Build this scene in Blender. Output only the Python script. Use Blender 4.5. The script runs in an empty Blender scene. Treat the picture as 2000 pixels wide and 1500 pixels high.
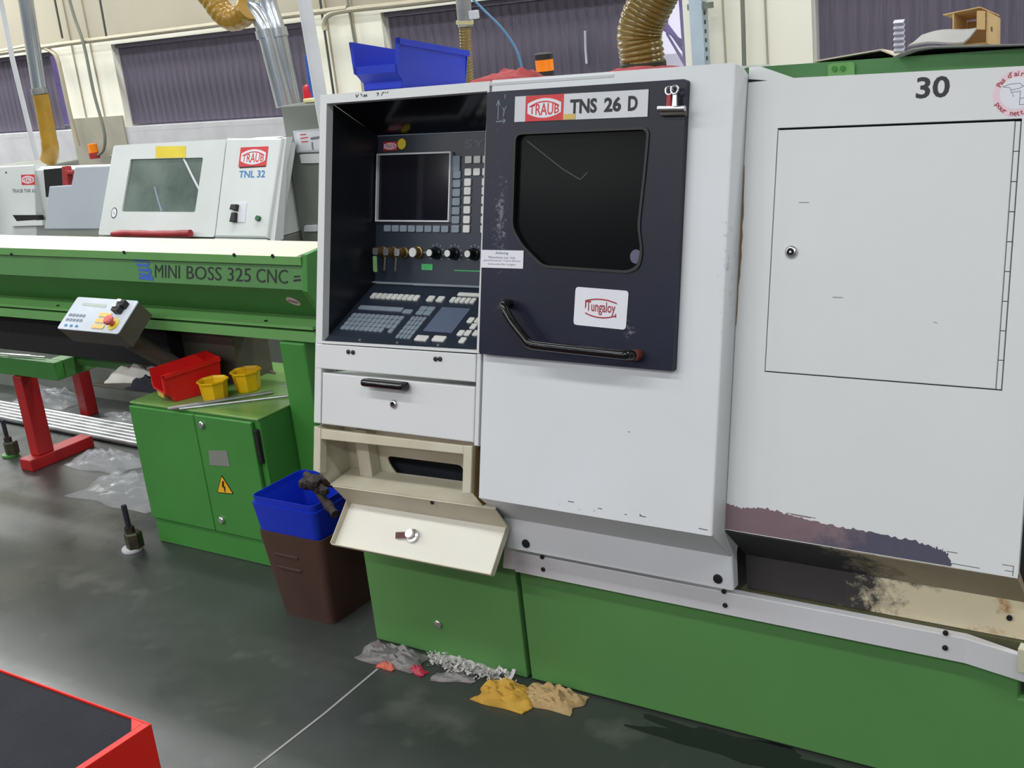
import bpy, bmesh, math, random
from mathutils import Vector, Matrix, noise
random.seed(7)
C = bpy.context.scene
COL = C.collection
# ------------------------------------------------------------------ camera, world, lights, exposure
R = [[0.825826, 0.553882, -0.105956], [0.081472, -0.303103, -0.949469], [-0.558009, 0.775463, -0.295437]]
TH = 0.2495
cd = bpy.data.cameras.new('camera'); cam = bpy.data.objects.new('camera', cd); COL.objects.link(cam)
r, d, f = [Vector(v) for v in R]
M = Matrix((r, -d, -f)).transposed().to_4x4(); M.translation = Vector((0, 0, 1.6))
cam.matrix_world = M
cd.sensor_width = 36.0; cd.lens = 36.0*2350/2000; cd.clip_start = 0.05; cd.clip_end = 200
C.camera = cam
C.view_settings.view_transform = 'Standard'; C.view_settings.look = 'None'
C.view_settings.gamma = 1; C.view_settings.use_curve_mapping = False
C.view_settings.exposure = 0.17
w = bpy.data.worlds.new('sky'); C.world = w; w.use_nodes = True
bg = w.node_tree.nodes['Background']; bg.inputs[0].default_value = (0.86, 0.84, 1.0, 1); bg.inputs[1].default_value = 1.0
def area(name, loc, sx, sy, power, rot=(0, 0, 0), col=(.975, .99, 1)):
    l = bpy.data.lights.new(name, 'AREA'); l.shape = 'RECTANGLE'; l.size = sx; l.size_y = sy; l.energy = power; l.color = col
    o = bpy.data.objects.new(name, l); o.location = loc; o.rotation_euler = rot; COL.objects.link(o); return o
LIGHT = 1.0
for iy, (yy, pw) in enumerate(((-5.4, 1.5), (-2.6, 1.25), (0.2, .8), (3.2, .9), (5.3, .95))):
    for xx in (-10.5, -6.5, -2.5, 1.5):
        area('fluorescent_light', (xx, yy, 4.05), 2.8, .28, 62*pw*LIGHT)

area('floor_glare_light', (-10.6, 4.9, 4.1), 5.0, 1.9, 250)  # unseen overhead light, added for the bright reflection on the floor

# ------------------------------------------------------------------ helpers
def lin(c): return tuple((v/255/12.92 if v/255 <= .04045 else ((v/255+.055)/1.055)**2.4) for v in c)+(1,)
MATS = {}
def mat(name, col, rough=.5, metal=0, col2=None, nscale=6, namt=.5, bump=0, bscale=60, alpha=None, trans=0, chips=None, chipcol=(190,190,185), spec=.5, emit=0, stretch=(1,1,1), coat=0, chips2=None, chipcol2=(150,100,50)):
    m = bpy.data.materials.new(name); m.use_nodes = True; nt = m.node_tree; N = nt.nodes; L = nt.links
    p = N['Principled BSDF']; p.inputs['Roughness'].default_value = rough; p.inputs['Metallic'].default_value = metal
    p.inputs['Specular IOR Level'].default_value = spec
    if coat: p.inputs['Coat Weight'].default_value = coat
    if trans: p.inputs['Transmission Weight'].default_value = trans
    if alpha is not None: p.inputs['Alpha'].default_value = alpha
    if emit: p.inputs['Emission Color'].default_value = lin(col); p.inputs['Emission Strength'].default_value = emit
    g = N.new('ShaderNodeNewGeometry'); mp = N.new('ShaderNodeMapping'); mp.inputs['Scale'].default_value = stretch
    L.new(g.outputs['Position'], mp.inputs['Vector'])
    n = N.new('ShaderNodeTexNoise'); n.inputs['Scale'].default_value = nscale; n.inputs['Detail'].default_value = 6
    L.new(mp.outputs[0], n.inputs['Vector'])
    mx = N.new('ShaderNodeMix'); mx.data_type = 'RGBA'
    c2 = col2 or tuple(v*.93 for v in col)
    mx.inputs[6].default_value = lin(col); mx.inputs[7].default_value = lin(c2)
    mr = N.new('ShaderNodeMapRange'); mr.inputs[1].default_value = .5-.5*namt*.6-.02; mr.inputs[2].default_value = .5+.5*namt*.6+.02
    L.new(n.outputs['Fac'], mr.inputs[0]); L.new(mr.outputs[0], mx.inputs[0])
    out = mx.outputs[2]
    for chips, chipcol in ((chips, chipcol), (chips2, chipcol2)):   # worn spots: (x, y, z, radius, strength, noise scale, height)
        if not chips: continue
        tot = None
        n2 = N.new('ShaderNodeTexNoise'); n2.inputs['Scale'].default_value = chips[0][5]; n2.inputs['Detail'].default_value = 8; n2.inputs['Roughness'].default_value = .75
        L.new(g.outputs['Position'], n2.inputs['Vector'])
        for (x, y, z, rx, st, _, rz) in chips:
            s = N.new('ShaderNodeVectorMath'); s.operation = 'SUBTRACT'; s.inputs[1].default_value = (x, y, z); L.new(g.outputs['Position'], s.inputs[0])
            q = N.new('ShaderNodeVectorMath'); q.operation = 'MULTIPLY'; q.inputs[1].default_value = (1/rx, .3/rx, 1/rz); L.new(s.outputs[0], q.inputs[0])
            ln = N.new('ShaderNodeVectorMath'); ln.operation = 'LENGTH'; L.new(q.outputs[0], ln.inputs[0])
            fr = N.new('ShaderNodeMapRange'); fr.inputs[1].default_value = 1; fr.inputs[2].default_value = 0; fr.inputs[3].default_value = 0; fr.inputs[4].default_value = st
            L.new(ln.outputs['Value'], fr.inputs[0])
            if tot is None: tot = fr.outputs[0]
            else:
                a = N.new('ShaderNodeMath'); a.operation = 'MAXIMUM'; L.new(tot, a.inputs[0]); L.new(fr.outputs[0], a.inputs[1]); tot = a.outputs[0]
        ad = N.new('ShaderNodeMath'); ad.operation = 'ADD'; L.new(tot, ad.inputs[0]); L.new(n2.outputs['Fac'], ad.inputs[1])
        th = N.new('ShaderNodeMapRange'); th.inputs[1].default_value = .78; th.inputs[2].default_value = 1.0; L.new(ad.outputs[0], th.inputs[0])
        m2 = N.new('ShaderNodeMix'); m2.data_type = 'RGBA'; m2.inputs[7].default_value = lin(chipcol)
        L.new(th.outputs[0], m2.inputs[0]); L.new(out, m2.inputs[6]); out = m2.outputs[2]
    L.new(out, p.inputs['Base Color'])
    if bump:
        n3 = N.new('ShaderNodeTexNoise'); n3.inputs['Scale'].default_value = bscale; n3.inputs['Detail'].default_value = 4
        L.new(mp.outputs[0], n3.inputs['Vector'])
        b = N.new('ShaderNodeBump'); b.inputs['Strength'].default_value = bump; b.inputs['Distance'].default_value = .01
        L.new(n3.outputs['Fac'], b.inputs['Height']); L.new(b.outputs[0], p.inputs['Normal'])
    MATS[name] = m; return m

WL = {}
def link(o, parent, wl):
    COL.objects.link(o); WL[o.name] = Vector(wl)
    if parent is not None:
        o.parent = parent; o.location = Vector(wl)-WL[parent.name]
    else: o.location = wl
    return o
def thing(name, label, cat, loc, group=None):
    o = bpy.data.objects.new(name, None); o.empty_display_size = .1; link(o, None, loc)
    o['label'] = label; o['category'] = cat
    if group: o['group'] = group
    return o
def tag(o, label, cat, group=None):
    o['label'] = label; o['category'] = cat
    if group: o['group'] = group
    return o
def part(name, bm, m, parent=None, label=None, smooth=False, kind=None, base=False):
    bmesh.ops.recalc_face_normals(bm, faces=bm.faces)
    lo = Vector((min(v.co[i] for v in bm.verts) for i in range(3))); hi = Vector((max(v.co[i] for v in bm.verts) for i in range(3)))
    c = (lo+hi)/2
    if base: c.z = lo.z
    bmesh.ops.translate(bm, verts=bm.verts, vec=-c)
    me = bpy.data.meshes.new(name); bm.to_mesh(me); bm.free()
    if smooth:
        me.polygons.foreach_set('use_smooth', [True]*len(me.polygons))
        me.set_sharp_from_angle(angle=math.radians(40))
    me.materials.append(m if not isinstance(m, str) else MATS[m])
    o = bpy.data.objects.new(name, me); link(o, parent, c)
    if label: o['label'] = label
    if kind: o['kind'] = kind
    return o
def struct(name, bm, m, parent=None, smooth=False):
    o = part(name, bm, m, parent, smooth=smooth)
    if parent is None: o['kind'] = 'structure'
    return o
def again(o, wl, parent):          # a copy of a part elsewhere, sharing its mesh
    c = o.copy(); link(c, parent, wl); return c
BM = bmesh.new
I3 = lambda a, b, c: Vector((a, b, c))
sT, cT = math.sin(TH), math.cos(TH)
def P(x, s, n): return Vector((x, 2.0+s*sT-n*cT, .555+s*cT+n*sT))          # sloping front of the lathe: along, up the slope, outwards
_B = P(0, .328, -.005); _A = P(0, .472, -.19); _V = (_A-_B).normalized(); _N = Vector((1, 0, 0)).cross(_V)
def K(x, v, h): return _B+Vector((x, 0, 0))+_V*v+_N*h                       # keyboard slope of the console
def slope(y0, z0, deg):
    t = math.radians(deg); s, c = math.sin(t), math.cos(t)
    return lambda x, u, n: Vector((x, y0+u*s-n*c, z0+u*c+n*s))
T = slope(3.3, .848, 22.5); NN = slope(4.0, .65, 10); CP = slope(2.3, .765, 51.7)
def V(y): return lambda x, z, n: Vector((x, y-n, z))                        # upright face at a depth, n towards the viewer
def cube(bm, a0, a1, b0, b1, c0, c1, mp=I3, bev=0, seg=2):
    vs = [bm.verts.new(mp(a, b, c)) for a in (a0, a1) for b in (b0, b1) for c in (c0, c1)]
    fs = [bm.faces.new([vs[i] for i in q]) for q in ((0,1,3,2),(4,6,7,5),(0,4,5,1),(2,3,7,6),(0,2,6,4),(1,5,7,3))]
    bmesh.ops.recalc_face_normals(bm, faces=fs)
    if bev: bmesh.ops.bevel(bm, geom=list({e for f in fs for e in f.edges}), offset=bev, segments=seg, affect='EDGES', profile=.5)
    return bm
def box(*a, **k): return cube(BM(), *a, **k)
def prism(bm, pts, mp, d0, d1, bev=0):
    n = len(pts)
    A = [bm.verts.new(mp(x, y, d0)) for x, y in pts]; B = [bm.verts.new(mp(x, y, d1)) for x, y in pts]
    fs = [bm.faces.new(A), bm.faces.new(B)]+[bm.faces.new((A[i], A[(i+1) % n], B[(i+1) % n], B[i])) for i in range(n)]
    bmesh.ops.recalc_face_normals(bm, faces=fs)
    if bev: bmesh.ops.bevel(bm, geom=list(fs[1].edges), offset=bev, segments=2, affect='EDGES', profile=.5)
    return bm
def ring(bm, outer, inners, mp, d0, d1):
    es = []
    for lp in [outer]+inners:
        vs = [bm.verts.new(mp(x, y, d0)) for x, y in lp]
        es += [bm.edges.new((vs[i], vs[(i+1) % len(vs)])) for i in range(len(vs))]
    fs = [g for g in bmesh.ops.triangle_fill(bm, edges=es, use_beauty=True, use_dissolve=False)['geom'] if isinstance(g, bmesh.types.BMFace)]
    ex = bmesh.ops.extrude_face_region(bm, geom=fs)['geom']
    bmesh.ops.translate(bm, verts=[g for g in ex if isinstance(g, bmesh.types.BMVert)], vec=mp(0, 0, d1)-mp(0, 0, d0))
    return bm
def rrect(x0, x1, y0, y1, r, n=4):
    o = []
    for cx, cy, a in ((x1-r, y1-r, 0), (x0+r, y1-r, 90), (x0+r, y0+r, 180), (x1-r, y0+r, 270)):
        for k in range(n+1):
            t = math.radians(a+90*k/n); o.append((cx+r*math.cos(t), cy+r*math.sin(t)))
    return o
def rpoly(pts, r, n=4):     # polygon with rounded corners
    o = []; m = len(pts)
    for i in range(m):
        p = Vector(pts[i]); a = Vector(pts[i-1]); b = Vector(pts[(i+1) % m])
        ra = min(r, (a-p).length*.45); rb = min(r, (b-p).length*.45)
        p0 = p+(a-p).normalized()*ra; p1 = p+(b-p).normalized()*rb
        for k in range(n+1):
            t = k/n; q = p0*(1-t)**2+p*2*t*(1-t)+p1*t*t; o.append((q.x, q.y))
    return o
def spline(pts, n=8):
    pts = [Vector(p) for p in pts]; q = [pts[0]*2-pts[1]]+pts+[pts[-1]*2-pts[-2]]; o = []
    for i in range(1, len(q)-2):
        for k in range(n):
            t = k/n; a, b, c, e = q[i-1:i+3]
            o.append(.5*((2*b)+(c-a)*t+(2*a-5*b+4*c-e)*t*t+(3*b-a-3*c+e)*t**3))
    o.append(pts[-1]); return o
def tube(bm, pts, r, seg=12, caps=True):
    pts = [Vector(p) for p in pts]; n = len(pts); rs = r if isinstance(r, (list, tuple)) else [r]*n
    t = (pts[1]-pts[0]).normalized(); u = t.orthogonal().normalized(); rings = []
    for i in range(n):
        t2 = ((pts[min(i+1, n-1)]-pts[max(i-1, 0)])).normalized()
        u = (u-t2*u.dot(t2)).normalized(); v = t2.cross(u)
        rings.append([bm.verts.new(pts[i]+(u*math.cos(2*math.pi*k/seg)+v*math.sin(2*math.pi*k/seg))*rs[i]) for k in range(seg)])
    for a, b in zip(rings, rings[1:]):
        for k in range(seg): bm.faces.new((a[k], a[(k+1) % seg], b[(k+1) % seg], b[k]))
    if caps: bm.faces.new(rings[0][::-1]); bm.faces.new(rings[-1])
    return bm
def cyl(bm, c, axis, prof, seg=16):     # prof: list of (radius, height along axis)
    a = Vector(axis).normalized(); u = a.orthogonal().normalized(); v = a.cross(u); rings = []; c = Vector(c)
    for rr, h in prof:
        rings.append([bm.verts.new(c+a*h+(u*math.cos(2*math.pi*k/seg)+v*math.sin(2*math.pi*k/seg))*max(rr, 1e-5)) for k in range(seg)])
    for p, q in zip(rings, rings[1:]):
        for k in range(seg): bm.faces.new((p[k], p[(k+1) % seg], q[(k+1) % seg], q[k]))
    bm.faces.new(rings[0][::-1]); bm.faces.new(rings[-1]); return bm
def disc(bm, cx, cy, rx, ry, mp, d0, d1, n=28):
    return prism(bm, [(cx+rx*math.cos(2*math.pi*k/n), cy+ry*math.sin(2*math.pi*k/n)) for k in range(n)], mp, d0, d1)
def textmesh(s, bold=0):
    c = bpy.data.curves.new('txt', 'FONT'); c.body = s; c.offset = bold; c.resolution_u = 3; c.size = 1
    o = bpy.data.objects.new('txt', c); me = bpy.data.meshes.new_from_object(o)
    v = [(p.co.x, p.co.y) for p in me.vertices]; fs = [tuple(p.vertices) for p in me.polygons]
    bpy.data.objects.remove(o); bpy.data.curves.remove(c); bpy.data.meshes.remove(me); return v, fs
def text(bm, s, mp, x0, x1, y0, y1, d, bold=0, warp=None):
    v, fs = textmesh(s, bold)
    lx, hx = min(p[0] for p in v), max(p[0] for p in v); ly, hy = min(p[1] for p in v), max(p[1] for p in v)
    vs = []
    for x, y in v:
        a = (x-lx)/(hx-lx); b = (y-ly)/(hy-ly)
        if warp: b = .5+(b-.5)*warp(a)
        vs.append(bm.verts.new(mp(x0+(x1-x0)*a, y0+(y1-y0)*b, d)))
    for q in fs:
        try: bm.faces.new([vs[i] for i in q])
        except ValueError: pass
    return bm
def stroke(bm, pts, w, mp, d):       # flat pen line
    for (x0, y0), (x1, y1) in zip(pts, pts[1:]):
        t = Vector((x1-x0, y1-y0)).normalized(); n = Vector((-t.y, t.x))*w/2
        bm.faces.new([bm.verts.new(mp(x, y, d)) for x, y in ((x0-n.x, y0-n.y), (x1-n.x, y1-n.y), (x1+n.x, y1+n.y), (x0+n.x, y0+n.y))])
    return bm
def flat(bm, pts, mp, d):
    bm.faces.new([bm.verts.new(mp(x, y, d)) for x, y in pts]); return bm
def lens(x0, x1, y0, y1, end=.45, n=14):
    cx, cy = (x0+x1)/2, (y0+y1)/2; h = (y1-y0)/2; o = []
    for k in range(n+1):
        t = -1+2*k/n; o.append((cx+(x1-x0)/2*t, cy-h*(1-(1-end)*t*t)))
    for k in range(n+1):
        t = 1-2*k/n; o.append((cx+(x1-x0)/2*t, cy+h*(1-(1-end)*t*t)))
    return o
def arcband(bm, x0, x1, yfun, w, mp, d, n=14):
    for k in range(n):
        a, b = k/n, (k+1)/n; xa, xb = x0+(x1-x0)*a, x0+(x1-x0)*b
        bm.faces.new([bm.verts.new(mp(x, y, d)) for x, y in ((xa, yfun(a)-w/2), (xb, yfun(b)-w/2), (xb, yfun(b)+w/2), (xa, yfun(a)+w/2))])
    return bm
def badge(parent, x0, x1, y0, y1, mp, d, word):    # red plate with a lens and lettering
    part('logo_plate', flat(BM(), [(x0, y0), (x1, y0), (x1, y1), (x0, y1)], mp, d), 'red_print', parent, 'red logo plate')
    w, h = x1-x0, y1-y0
    a0, a1, b0, b1 = x0+.06*w, x1-.06*w, y0+.12*h, y1-.12*h
    part('logo_lens', flat(BM(), lens(a0, a1, b0, b1, .5), mp, d+.0004), 'paper_white', parent)
    cy = (b0+b1)/2; hh = (b1-b0)/2
    bm = BM(); arcband(bm, a0+.05*w, a1-.05*w, lambda a: cy+hh*(1-.5*(2*a-1)**2)-.13*h, .05*h, mp, d+.0008)
    text(bm, word, mp, a0+.05*w, a1-.05*w, b0+.09*h, b1-.19*h, d+.0008, .012, lambda a: 1-.38*(2*a-1)**2)
    part('logo_lettering', bm, 'red_print', parent)

# ------------------------------------------------------------------ materials
mat('cream_paint', (214, 216, 217), .42, col2=(205, 207, 207), nscale=3, namt=1, bump=.02, bscale=180)
mat('cream_old', (204, 201, 184), .5, col2=(178, 170, 142), nscale=9, namt=1.2)
mat('hood_paint', (214, 217, 221), .42, col2=(206, 209, 211), nscale=3, namt=1, chips=[(-.985, 2.12, 1.1, .05, .32, 55, .35), (-1.3, 2.0, .565, .5, .22, 55, .05)], chipcol=(120, 96, 62))
mat('green_paint', (87, 139, 77), .48, col2=(78, 128, 70), nscale=2.5, namt=1.2, bump=.02, bscale=120)
mat('green_dirty', (80, 138, 72), .42, col2=(66, 116, 60), nscale=4, namt=1.4, bump=.02, bscale=120)
mat('green_bright', (112, 166, 96), .45, col2=(96, 150, 84), nscale=5, namt=1.2)
mat('green_cab', (64, 136, 58), .45, col2=(58, 124, 52), nscale=4, namt=1)
mat('green_oily', (120, 158, 86), .22, col2=(96, 140, 70), nscale=5, namt=1)
mat('black_door', (22, 23, 30), .34, spec=.28, col2=(34, 37, 60), nscale=2.6, namt=1, bump=.015, bscale=90,  # bluish second tone paints in the sheen of a reflected window
    chips=[(-1.52, 2.13, 1.17, .05, .36, 95, .28), (-1.50, 2.1, .985, .055, .36, 95, .045), (-1.19, 2.05, .955, .035, .42, 95, .05), (-1.53, 2.2, 1.37, .03, .28, 95, .06), (-1.3, 2.08, .872, .25, .14, 95, .012)], chipcol=(142, 142, 144))
mat('black_glass', (13, 14, 15), .2, col2=(19, 20, 21), nscale=3, namt=1, spec=.06)
mat('console_black', (20, 23, 31), .33, col2=(24, 28, 37), nscale=5, namt=1)
mat('console_panel', (38, 46, 59), .4, col2=(33, 40, 52), nscale=5, namt=1)
mat('screen_glass', (18, 18, 28), .08, spec=.5)
mat('bezel_white', (205, 207, 212), .4)
mat('key_grey', (128, 140, 152), .45, col2=(116, 128, 140), nscale=20)
mat('key_white', (214, 214, 210), .4, col2=(200, 200, 196), nscale=20)
mat('rubber_black', (20, 20, 22), .5)
mat('gloss_black', (16, 16, 19), .16)
mat('chrome', (206, 206, 208), .26, .9)
mat('steel', (190, 192, 194), .32, .8, col2=(150, 152, 152), nscale=12)
mat('brass', (150, 120, 76), .35, .8)
mat('dark_void', (12, 12, 13), .9)
mat('gap_grey', (66, 66, 64), .7)
mat('red_print', (206, 40, 44), .45)
mat('red_dark_print', (160, 42, 52), .5)
mat('black_print', (14, 15, 22), .5)
mat('blue_print', (52, 122, 186), .5)
mat('blue_logo', (46, 92, 180), .5)
mat('grey_print', (120, 124, 132), .6)
mat('paper_white', (222, 222, 230), .55, col2=(214, 214, 222), nscale=4)
mat('pink_print', (236, 206, 218), .55)
mat('yellow_print', (228, 204, 48), .5)
mat('ochre_print', (206, 176, 90), .5)
mat('yellow_warn', (236, 178, 26), .45)
mat('purple_worn', (142, 122, 126), .34, .2, col2=(112, 92, 100), nscale=6, namt=1.4, stretch=(1, 1, 4), chips=[(-.60, 2.07, .58, .36, .62, 14, .4)], chipcol=(86, 84, 100))  # worn metal; left end lightened to paint in a gloss highlight
mat('under_dark', (176, 162, 134), .55, col2=(150, 136, 108), nscale=5, namt=1.2, chips=[(-.92, 2.12, .5, .42, .8, 20, 1.0)], chipcol=(34, 33, 34))
mat('skirt_beige', (236, 226, 198), .55, col2=(222, 206, 170), nscale=8, namt=1.3,
    chips=[(-.90, 2.14, .42, .34, .95, 34, .3), (-.66, 2.14, .455, .26, .46, 34, .045)], chipcol=(62, 58, 58), chips2=[(-.462, 2.15, .425, .05, .50, 28, .06), (-.50, 2.15, .372, .10, .36, 28, .03), (-.70, 2.15, .37, .3, .26, 28, .015)], chipcol2=(176, 124, 56))
mat('trim_white', (206, 206, 210), .45, col2=(198, 198, 200), nscale=3)
mat('grime', (96, 90, 62), .7, col2=(52, 62, 40), nscale=24, namt=2)
mat('rust', (158, 128, 84), .75, col2=(74, 58, 42), nscale=70, namt=1.6, bump=.3)
mat('grime_brown', (134, 108, 62), .7, col2=(66, 52, 34), nscale=12, namt=1.8)
mat('blue_plastic', (10, 48, 186), .42, col2=(9, 44, 174), nscale=5)
mat('red_plastic', (214, 26, 26), .4, col2=(200, 22, 22), nscale=5)
mat('yellow_plastic', (230, 186, 16), .42, col2=(216, 170, 10), nscale=6)
mat('brown_plastic', (80, 56, 44), .5, col2=(54, 38, 32), nscale=7, namt=1.4, stretch=(1, 1, .4))
mat('brown_rag', (48, 35, 30), .7, col2=(26, 21, 21), nscale=26, namt=1.8, bump=.5, bscale=60)
mat('red_cloth', (168, 66, 66), .85, col2=(140, 50, 54), nscale=14, namt=1.4, bump=.3, bscale=60)
mat('yellow_cloth', (204, 164, 62), .85, col2=(160, 118, 44), nscale=12, namt=1.6, bump=.3, bscale=50)
mat('tan_cloth', (190, 168, 128), .85, col2=(156, 120, 70), nscale=12, namt=1.6, bump=.3, bscale=50)
mat('white_cloth', (226, 224, 214), .85, col2=(196, 194, 184), nscale=12, namt=1.4, bump=.3)
mat('dark_cloth', (30, 32, 46), .85)
mat('hose_brown', (128, 108, 48), .2, col2=(92, 74, 30), nscale=10, namt=1.5)
mat('hose_yellow', (176, 138, 52), .2, col2=(130, 98, 34), nscale=8, namt=1.5)
mat('orange_lens', (244, 134, 22), .25)
mat('red_lens', (206, 22, 40), .3)
mat('galvanised', (214, 220, 224), .22, .8, col2=(168, 174, 180), nscale=7, namt=1.4)
mat('pipe_white', (214, 216, 222), .4)
mat('strut_blue', (176, 192, 204), .45)
mat('blue_hose', (70, 120, 160), .4)
mat('machine_white', (212, 216, 216), .4, col2=(202, 206, 204), nscale=3)
mat('machine_grey', (126, 130, 124), .5, col2=(116, 120, 114), nscale=4)
mat('cover_bluegrey', (176, 184, 192), .35, col2=(168, 176, 184), nscale=2)
mat('glass_green', (66, 80, 76), .16, col2=(124, 138, 130), nscale=7, namt=1.1, spec=.3)
mat('cover_red', (164, 40, 44), .5, col2=(140, 30, 36), nscale=20)
mat('lid_cream', (216, 204, 186), .45, col2=(206, 192, 172), nscale=3, stretch=(.3, 1, 1))
mat('box_grey', (86, 82, 74), .5, col2=(76, 72, 64), nscale=6)
mat('face_grey', (196, 204, 214), .4)
mat('red_leg', (176, 22, 26), .45, col2=(140, 18, 22), nscale=6, namt=1.4)
mat('red_cart', (218, 38, 28), .5, spec=.3, col2=(206, 32, 24), nscale=4)
mat('mat_black', (30, 32, 38), .8, spec=.15, col2=(38, 40, 46), nscale=5, bump=.2, bscale=120)
mat('film', (215, 218, 222), .12, trans=0, alpha=.2, bump=.4, bscale=30)
mat('cardboard', (222, 192, 140), .8, col2=(192, 156, 100), nscale=6)
mat('sheet_grey', (150, 150, 146), .7, col2=(136, 136, 132), nscale=6)
mat('shavings', (216, 214, 214), .5, col2=(150, 146, 140), nscale=40, namt=1.5)
mat('debris_blue', (44, 74, 140), .5); mat('debris_red', (168, 40, 66), .5); mat('debris_orange', (196, 92, 70), .5)
mat('bag_grey', (128, 124, 122), .35, col2=(88, 86, 86), nscale=16, namt=1.6, bump=.4, bscale=40)
mat('wall_paint', (238, 236, 222), .8, col2=(232, 229, 212), nscale=1.2)
mat('wall_upper', (176, 170, 152), .8, col2=(168, 161, 142), nscale=1.5)
mat('dado', (158, 156, 140), .7); mat('wall_low', (190, 190, 192), .6)
mat('conduit', (172, 164, 142), .6); mat('cable_grey', (120, 124, 112), .6); mat('dark_cable', (70, 70, 66), .6)
mat('blind', (99, 92, 107), .75, col2=(89, 83, 97), nscale=30, stretch=(3, 3, .2))
mat('window_glass', (240, 240, 255), .02, alpha=.12)
mat('bark', (150, 132, 190), .9)
mat('ceiling_paint', (210, 208, 200), .9)
mat('outside_wall', (200, 198, 190), .8)
mat('olive_metal', (70, 72, 50), .5, .3, col2=(46, 46, 38), nscale=20)
# ------------------------------------------------------------------ the room
fl = mat('floor_epoxy', (60, 65, 61), .24, col2=(47, 51, 49), nscale=1.3, namt=1.3, bump=.03, bscale=14, spec=.5)
nt = fl.node_tree; pr = nt.nodes['Principled BSDF']; g = nt.nodes.new('ShaderNodeNewGeometry')
n1 = nt.nodes.new('ShaderNodeTexNoise'); n1.inputs['Scale'].default_value = 2.2; n1.inputs['Detail'].default_value = 7; n1.inputs['Roughness'].default_value = .65
nt.links.new(g.outputs['Position'], n1.inputs['Vector'])
mr = nt.nodes.new('ShaderNodeMapRange'); mr.inputs[1].default_value = .35; mr.inputs[2].default_value = .7; mr.inputs[3].default_value = .24; mr.inputs[4].default_value = .46
nt.links.new(n1.outputs['Fac'], mr.inputs[0]); nt.links.new(mr.outputs[0], pr.inputs['Roughness'])
# scuffed pale patches in the coating; the first paints in a bright floor reflection
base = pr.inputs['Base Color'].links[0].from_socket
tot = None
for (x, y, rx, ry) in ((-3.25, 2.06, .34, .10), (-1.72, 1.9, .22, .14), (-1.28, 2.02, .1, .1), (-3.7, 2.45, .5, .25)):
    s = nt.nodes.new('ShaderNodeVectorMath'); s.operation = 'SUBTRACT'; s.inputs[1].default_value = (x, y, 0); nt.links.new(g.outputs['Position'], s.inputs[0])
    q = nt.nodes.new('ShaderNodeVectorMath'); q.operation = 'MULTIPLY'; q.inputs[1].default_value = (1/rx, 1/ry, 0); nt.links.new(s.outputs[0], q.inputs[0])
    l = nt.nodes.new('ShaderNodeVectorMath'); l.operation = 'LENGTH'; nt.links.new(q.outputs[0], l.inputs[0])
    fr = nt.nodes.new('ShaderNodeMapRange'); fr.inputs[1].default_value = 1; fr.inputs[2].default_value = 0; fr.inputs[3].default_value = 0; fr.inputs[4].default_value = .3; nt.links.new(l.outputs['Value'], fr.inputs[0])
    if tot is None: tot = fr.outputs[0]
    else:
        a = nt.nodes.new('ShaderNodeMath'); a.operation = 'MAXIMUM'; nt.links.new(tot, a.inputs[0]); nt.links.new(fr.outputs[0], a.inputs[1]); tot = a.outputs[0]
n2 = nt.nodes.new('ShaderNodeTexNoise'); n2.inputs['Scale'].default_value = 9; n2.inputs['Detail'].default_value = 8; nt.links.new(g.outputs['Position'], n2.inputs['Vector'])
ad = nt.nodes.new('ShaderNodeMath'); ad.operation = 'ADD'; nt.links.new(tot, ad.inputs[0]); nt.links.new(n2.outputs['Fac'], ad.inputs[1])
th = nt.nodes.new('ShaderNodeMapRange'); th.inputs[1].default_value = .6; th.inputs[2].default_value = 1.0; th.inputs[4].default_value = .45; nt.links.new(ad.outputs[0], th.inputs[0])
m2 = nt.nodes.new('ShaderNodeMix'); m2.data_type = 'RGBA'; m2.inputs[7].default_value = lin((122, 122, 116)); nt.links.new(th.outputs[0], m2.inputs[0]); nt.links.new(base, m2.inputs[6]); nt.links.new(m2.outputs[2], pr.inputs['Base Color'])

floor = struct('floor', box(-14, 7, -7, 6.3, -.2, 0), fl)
c0, c1 = (-1.985,2.024,0), (-1.966,1.558,0)
part('floor_joint', stroke(BM(), [(-1.985, 2.02), (-1.972, 1.8), (-1.968, 1.5), (-1.955, .6)], .007, I3, .001), 'sheet_grey', floor)
struct('ceiling', box(-14, 7, -7, 6.3, 4.2, 4.3), 'ceiling_paint')
struct('wall_left', box(-14.2, -14, -7, 6.3, -.2, 4.3), 'outside_wall')
struct('wall_right', box(7, 7.2, -7, 6.3, -.2, 4.3), 'outside_wall')
struct('wall_front', box(-14.2, 7.2, -7.2, -7, -.2, 4.3), mat('front_wall_paint', (84, 88, 104), .8))
ZS, ZH = 1.068, 1.668
WINS = ((-10.3, -8.27), (-7.60, -5.66), (-5.0, -2.95), (-2.25, -.2))
xs = [-14]+[v for p in WINS for v in p]+[7]
wb = BM()
for i in range(0, len(xs), 2): cube(wb, xs[i], xs[i+1], 6, 6.25, ZS, ZH)
cube(wb, -14, 7, 6, 6.25, ZH, 1.72)
wall = struct('wall_back', wb, 'wall_paint')
part('upper_wall', box(-14, 7, 6.0, 6.25, 1.72, 4.2), 'wall_upper', wall)
part('lower_wall', box(-14, 7, 6.0, 6.25, 0, ZS), 'wall_low', wall)
for a, b in ((-8.27, -7.60), (-5.66, -5.0), (-2.95, -2.25)):
    part('dado_panel', box(a+.02, b-.02, 5.985, 5.9995, .02, 1.156), 'dado', wall)
    for k in (.33, .66): part('panel_joint', box(a+(b-a)*k-.004, a+(b-a)*k+.004, 5.99, 5.9995, 1.156, 2.4), 'conduit', wall)
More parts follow.
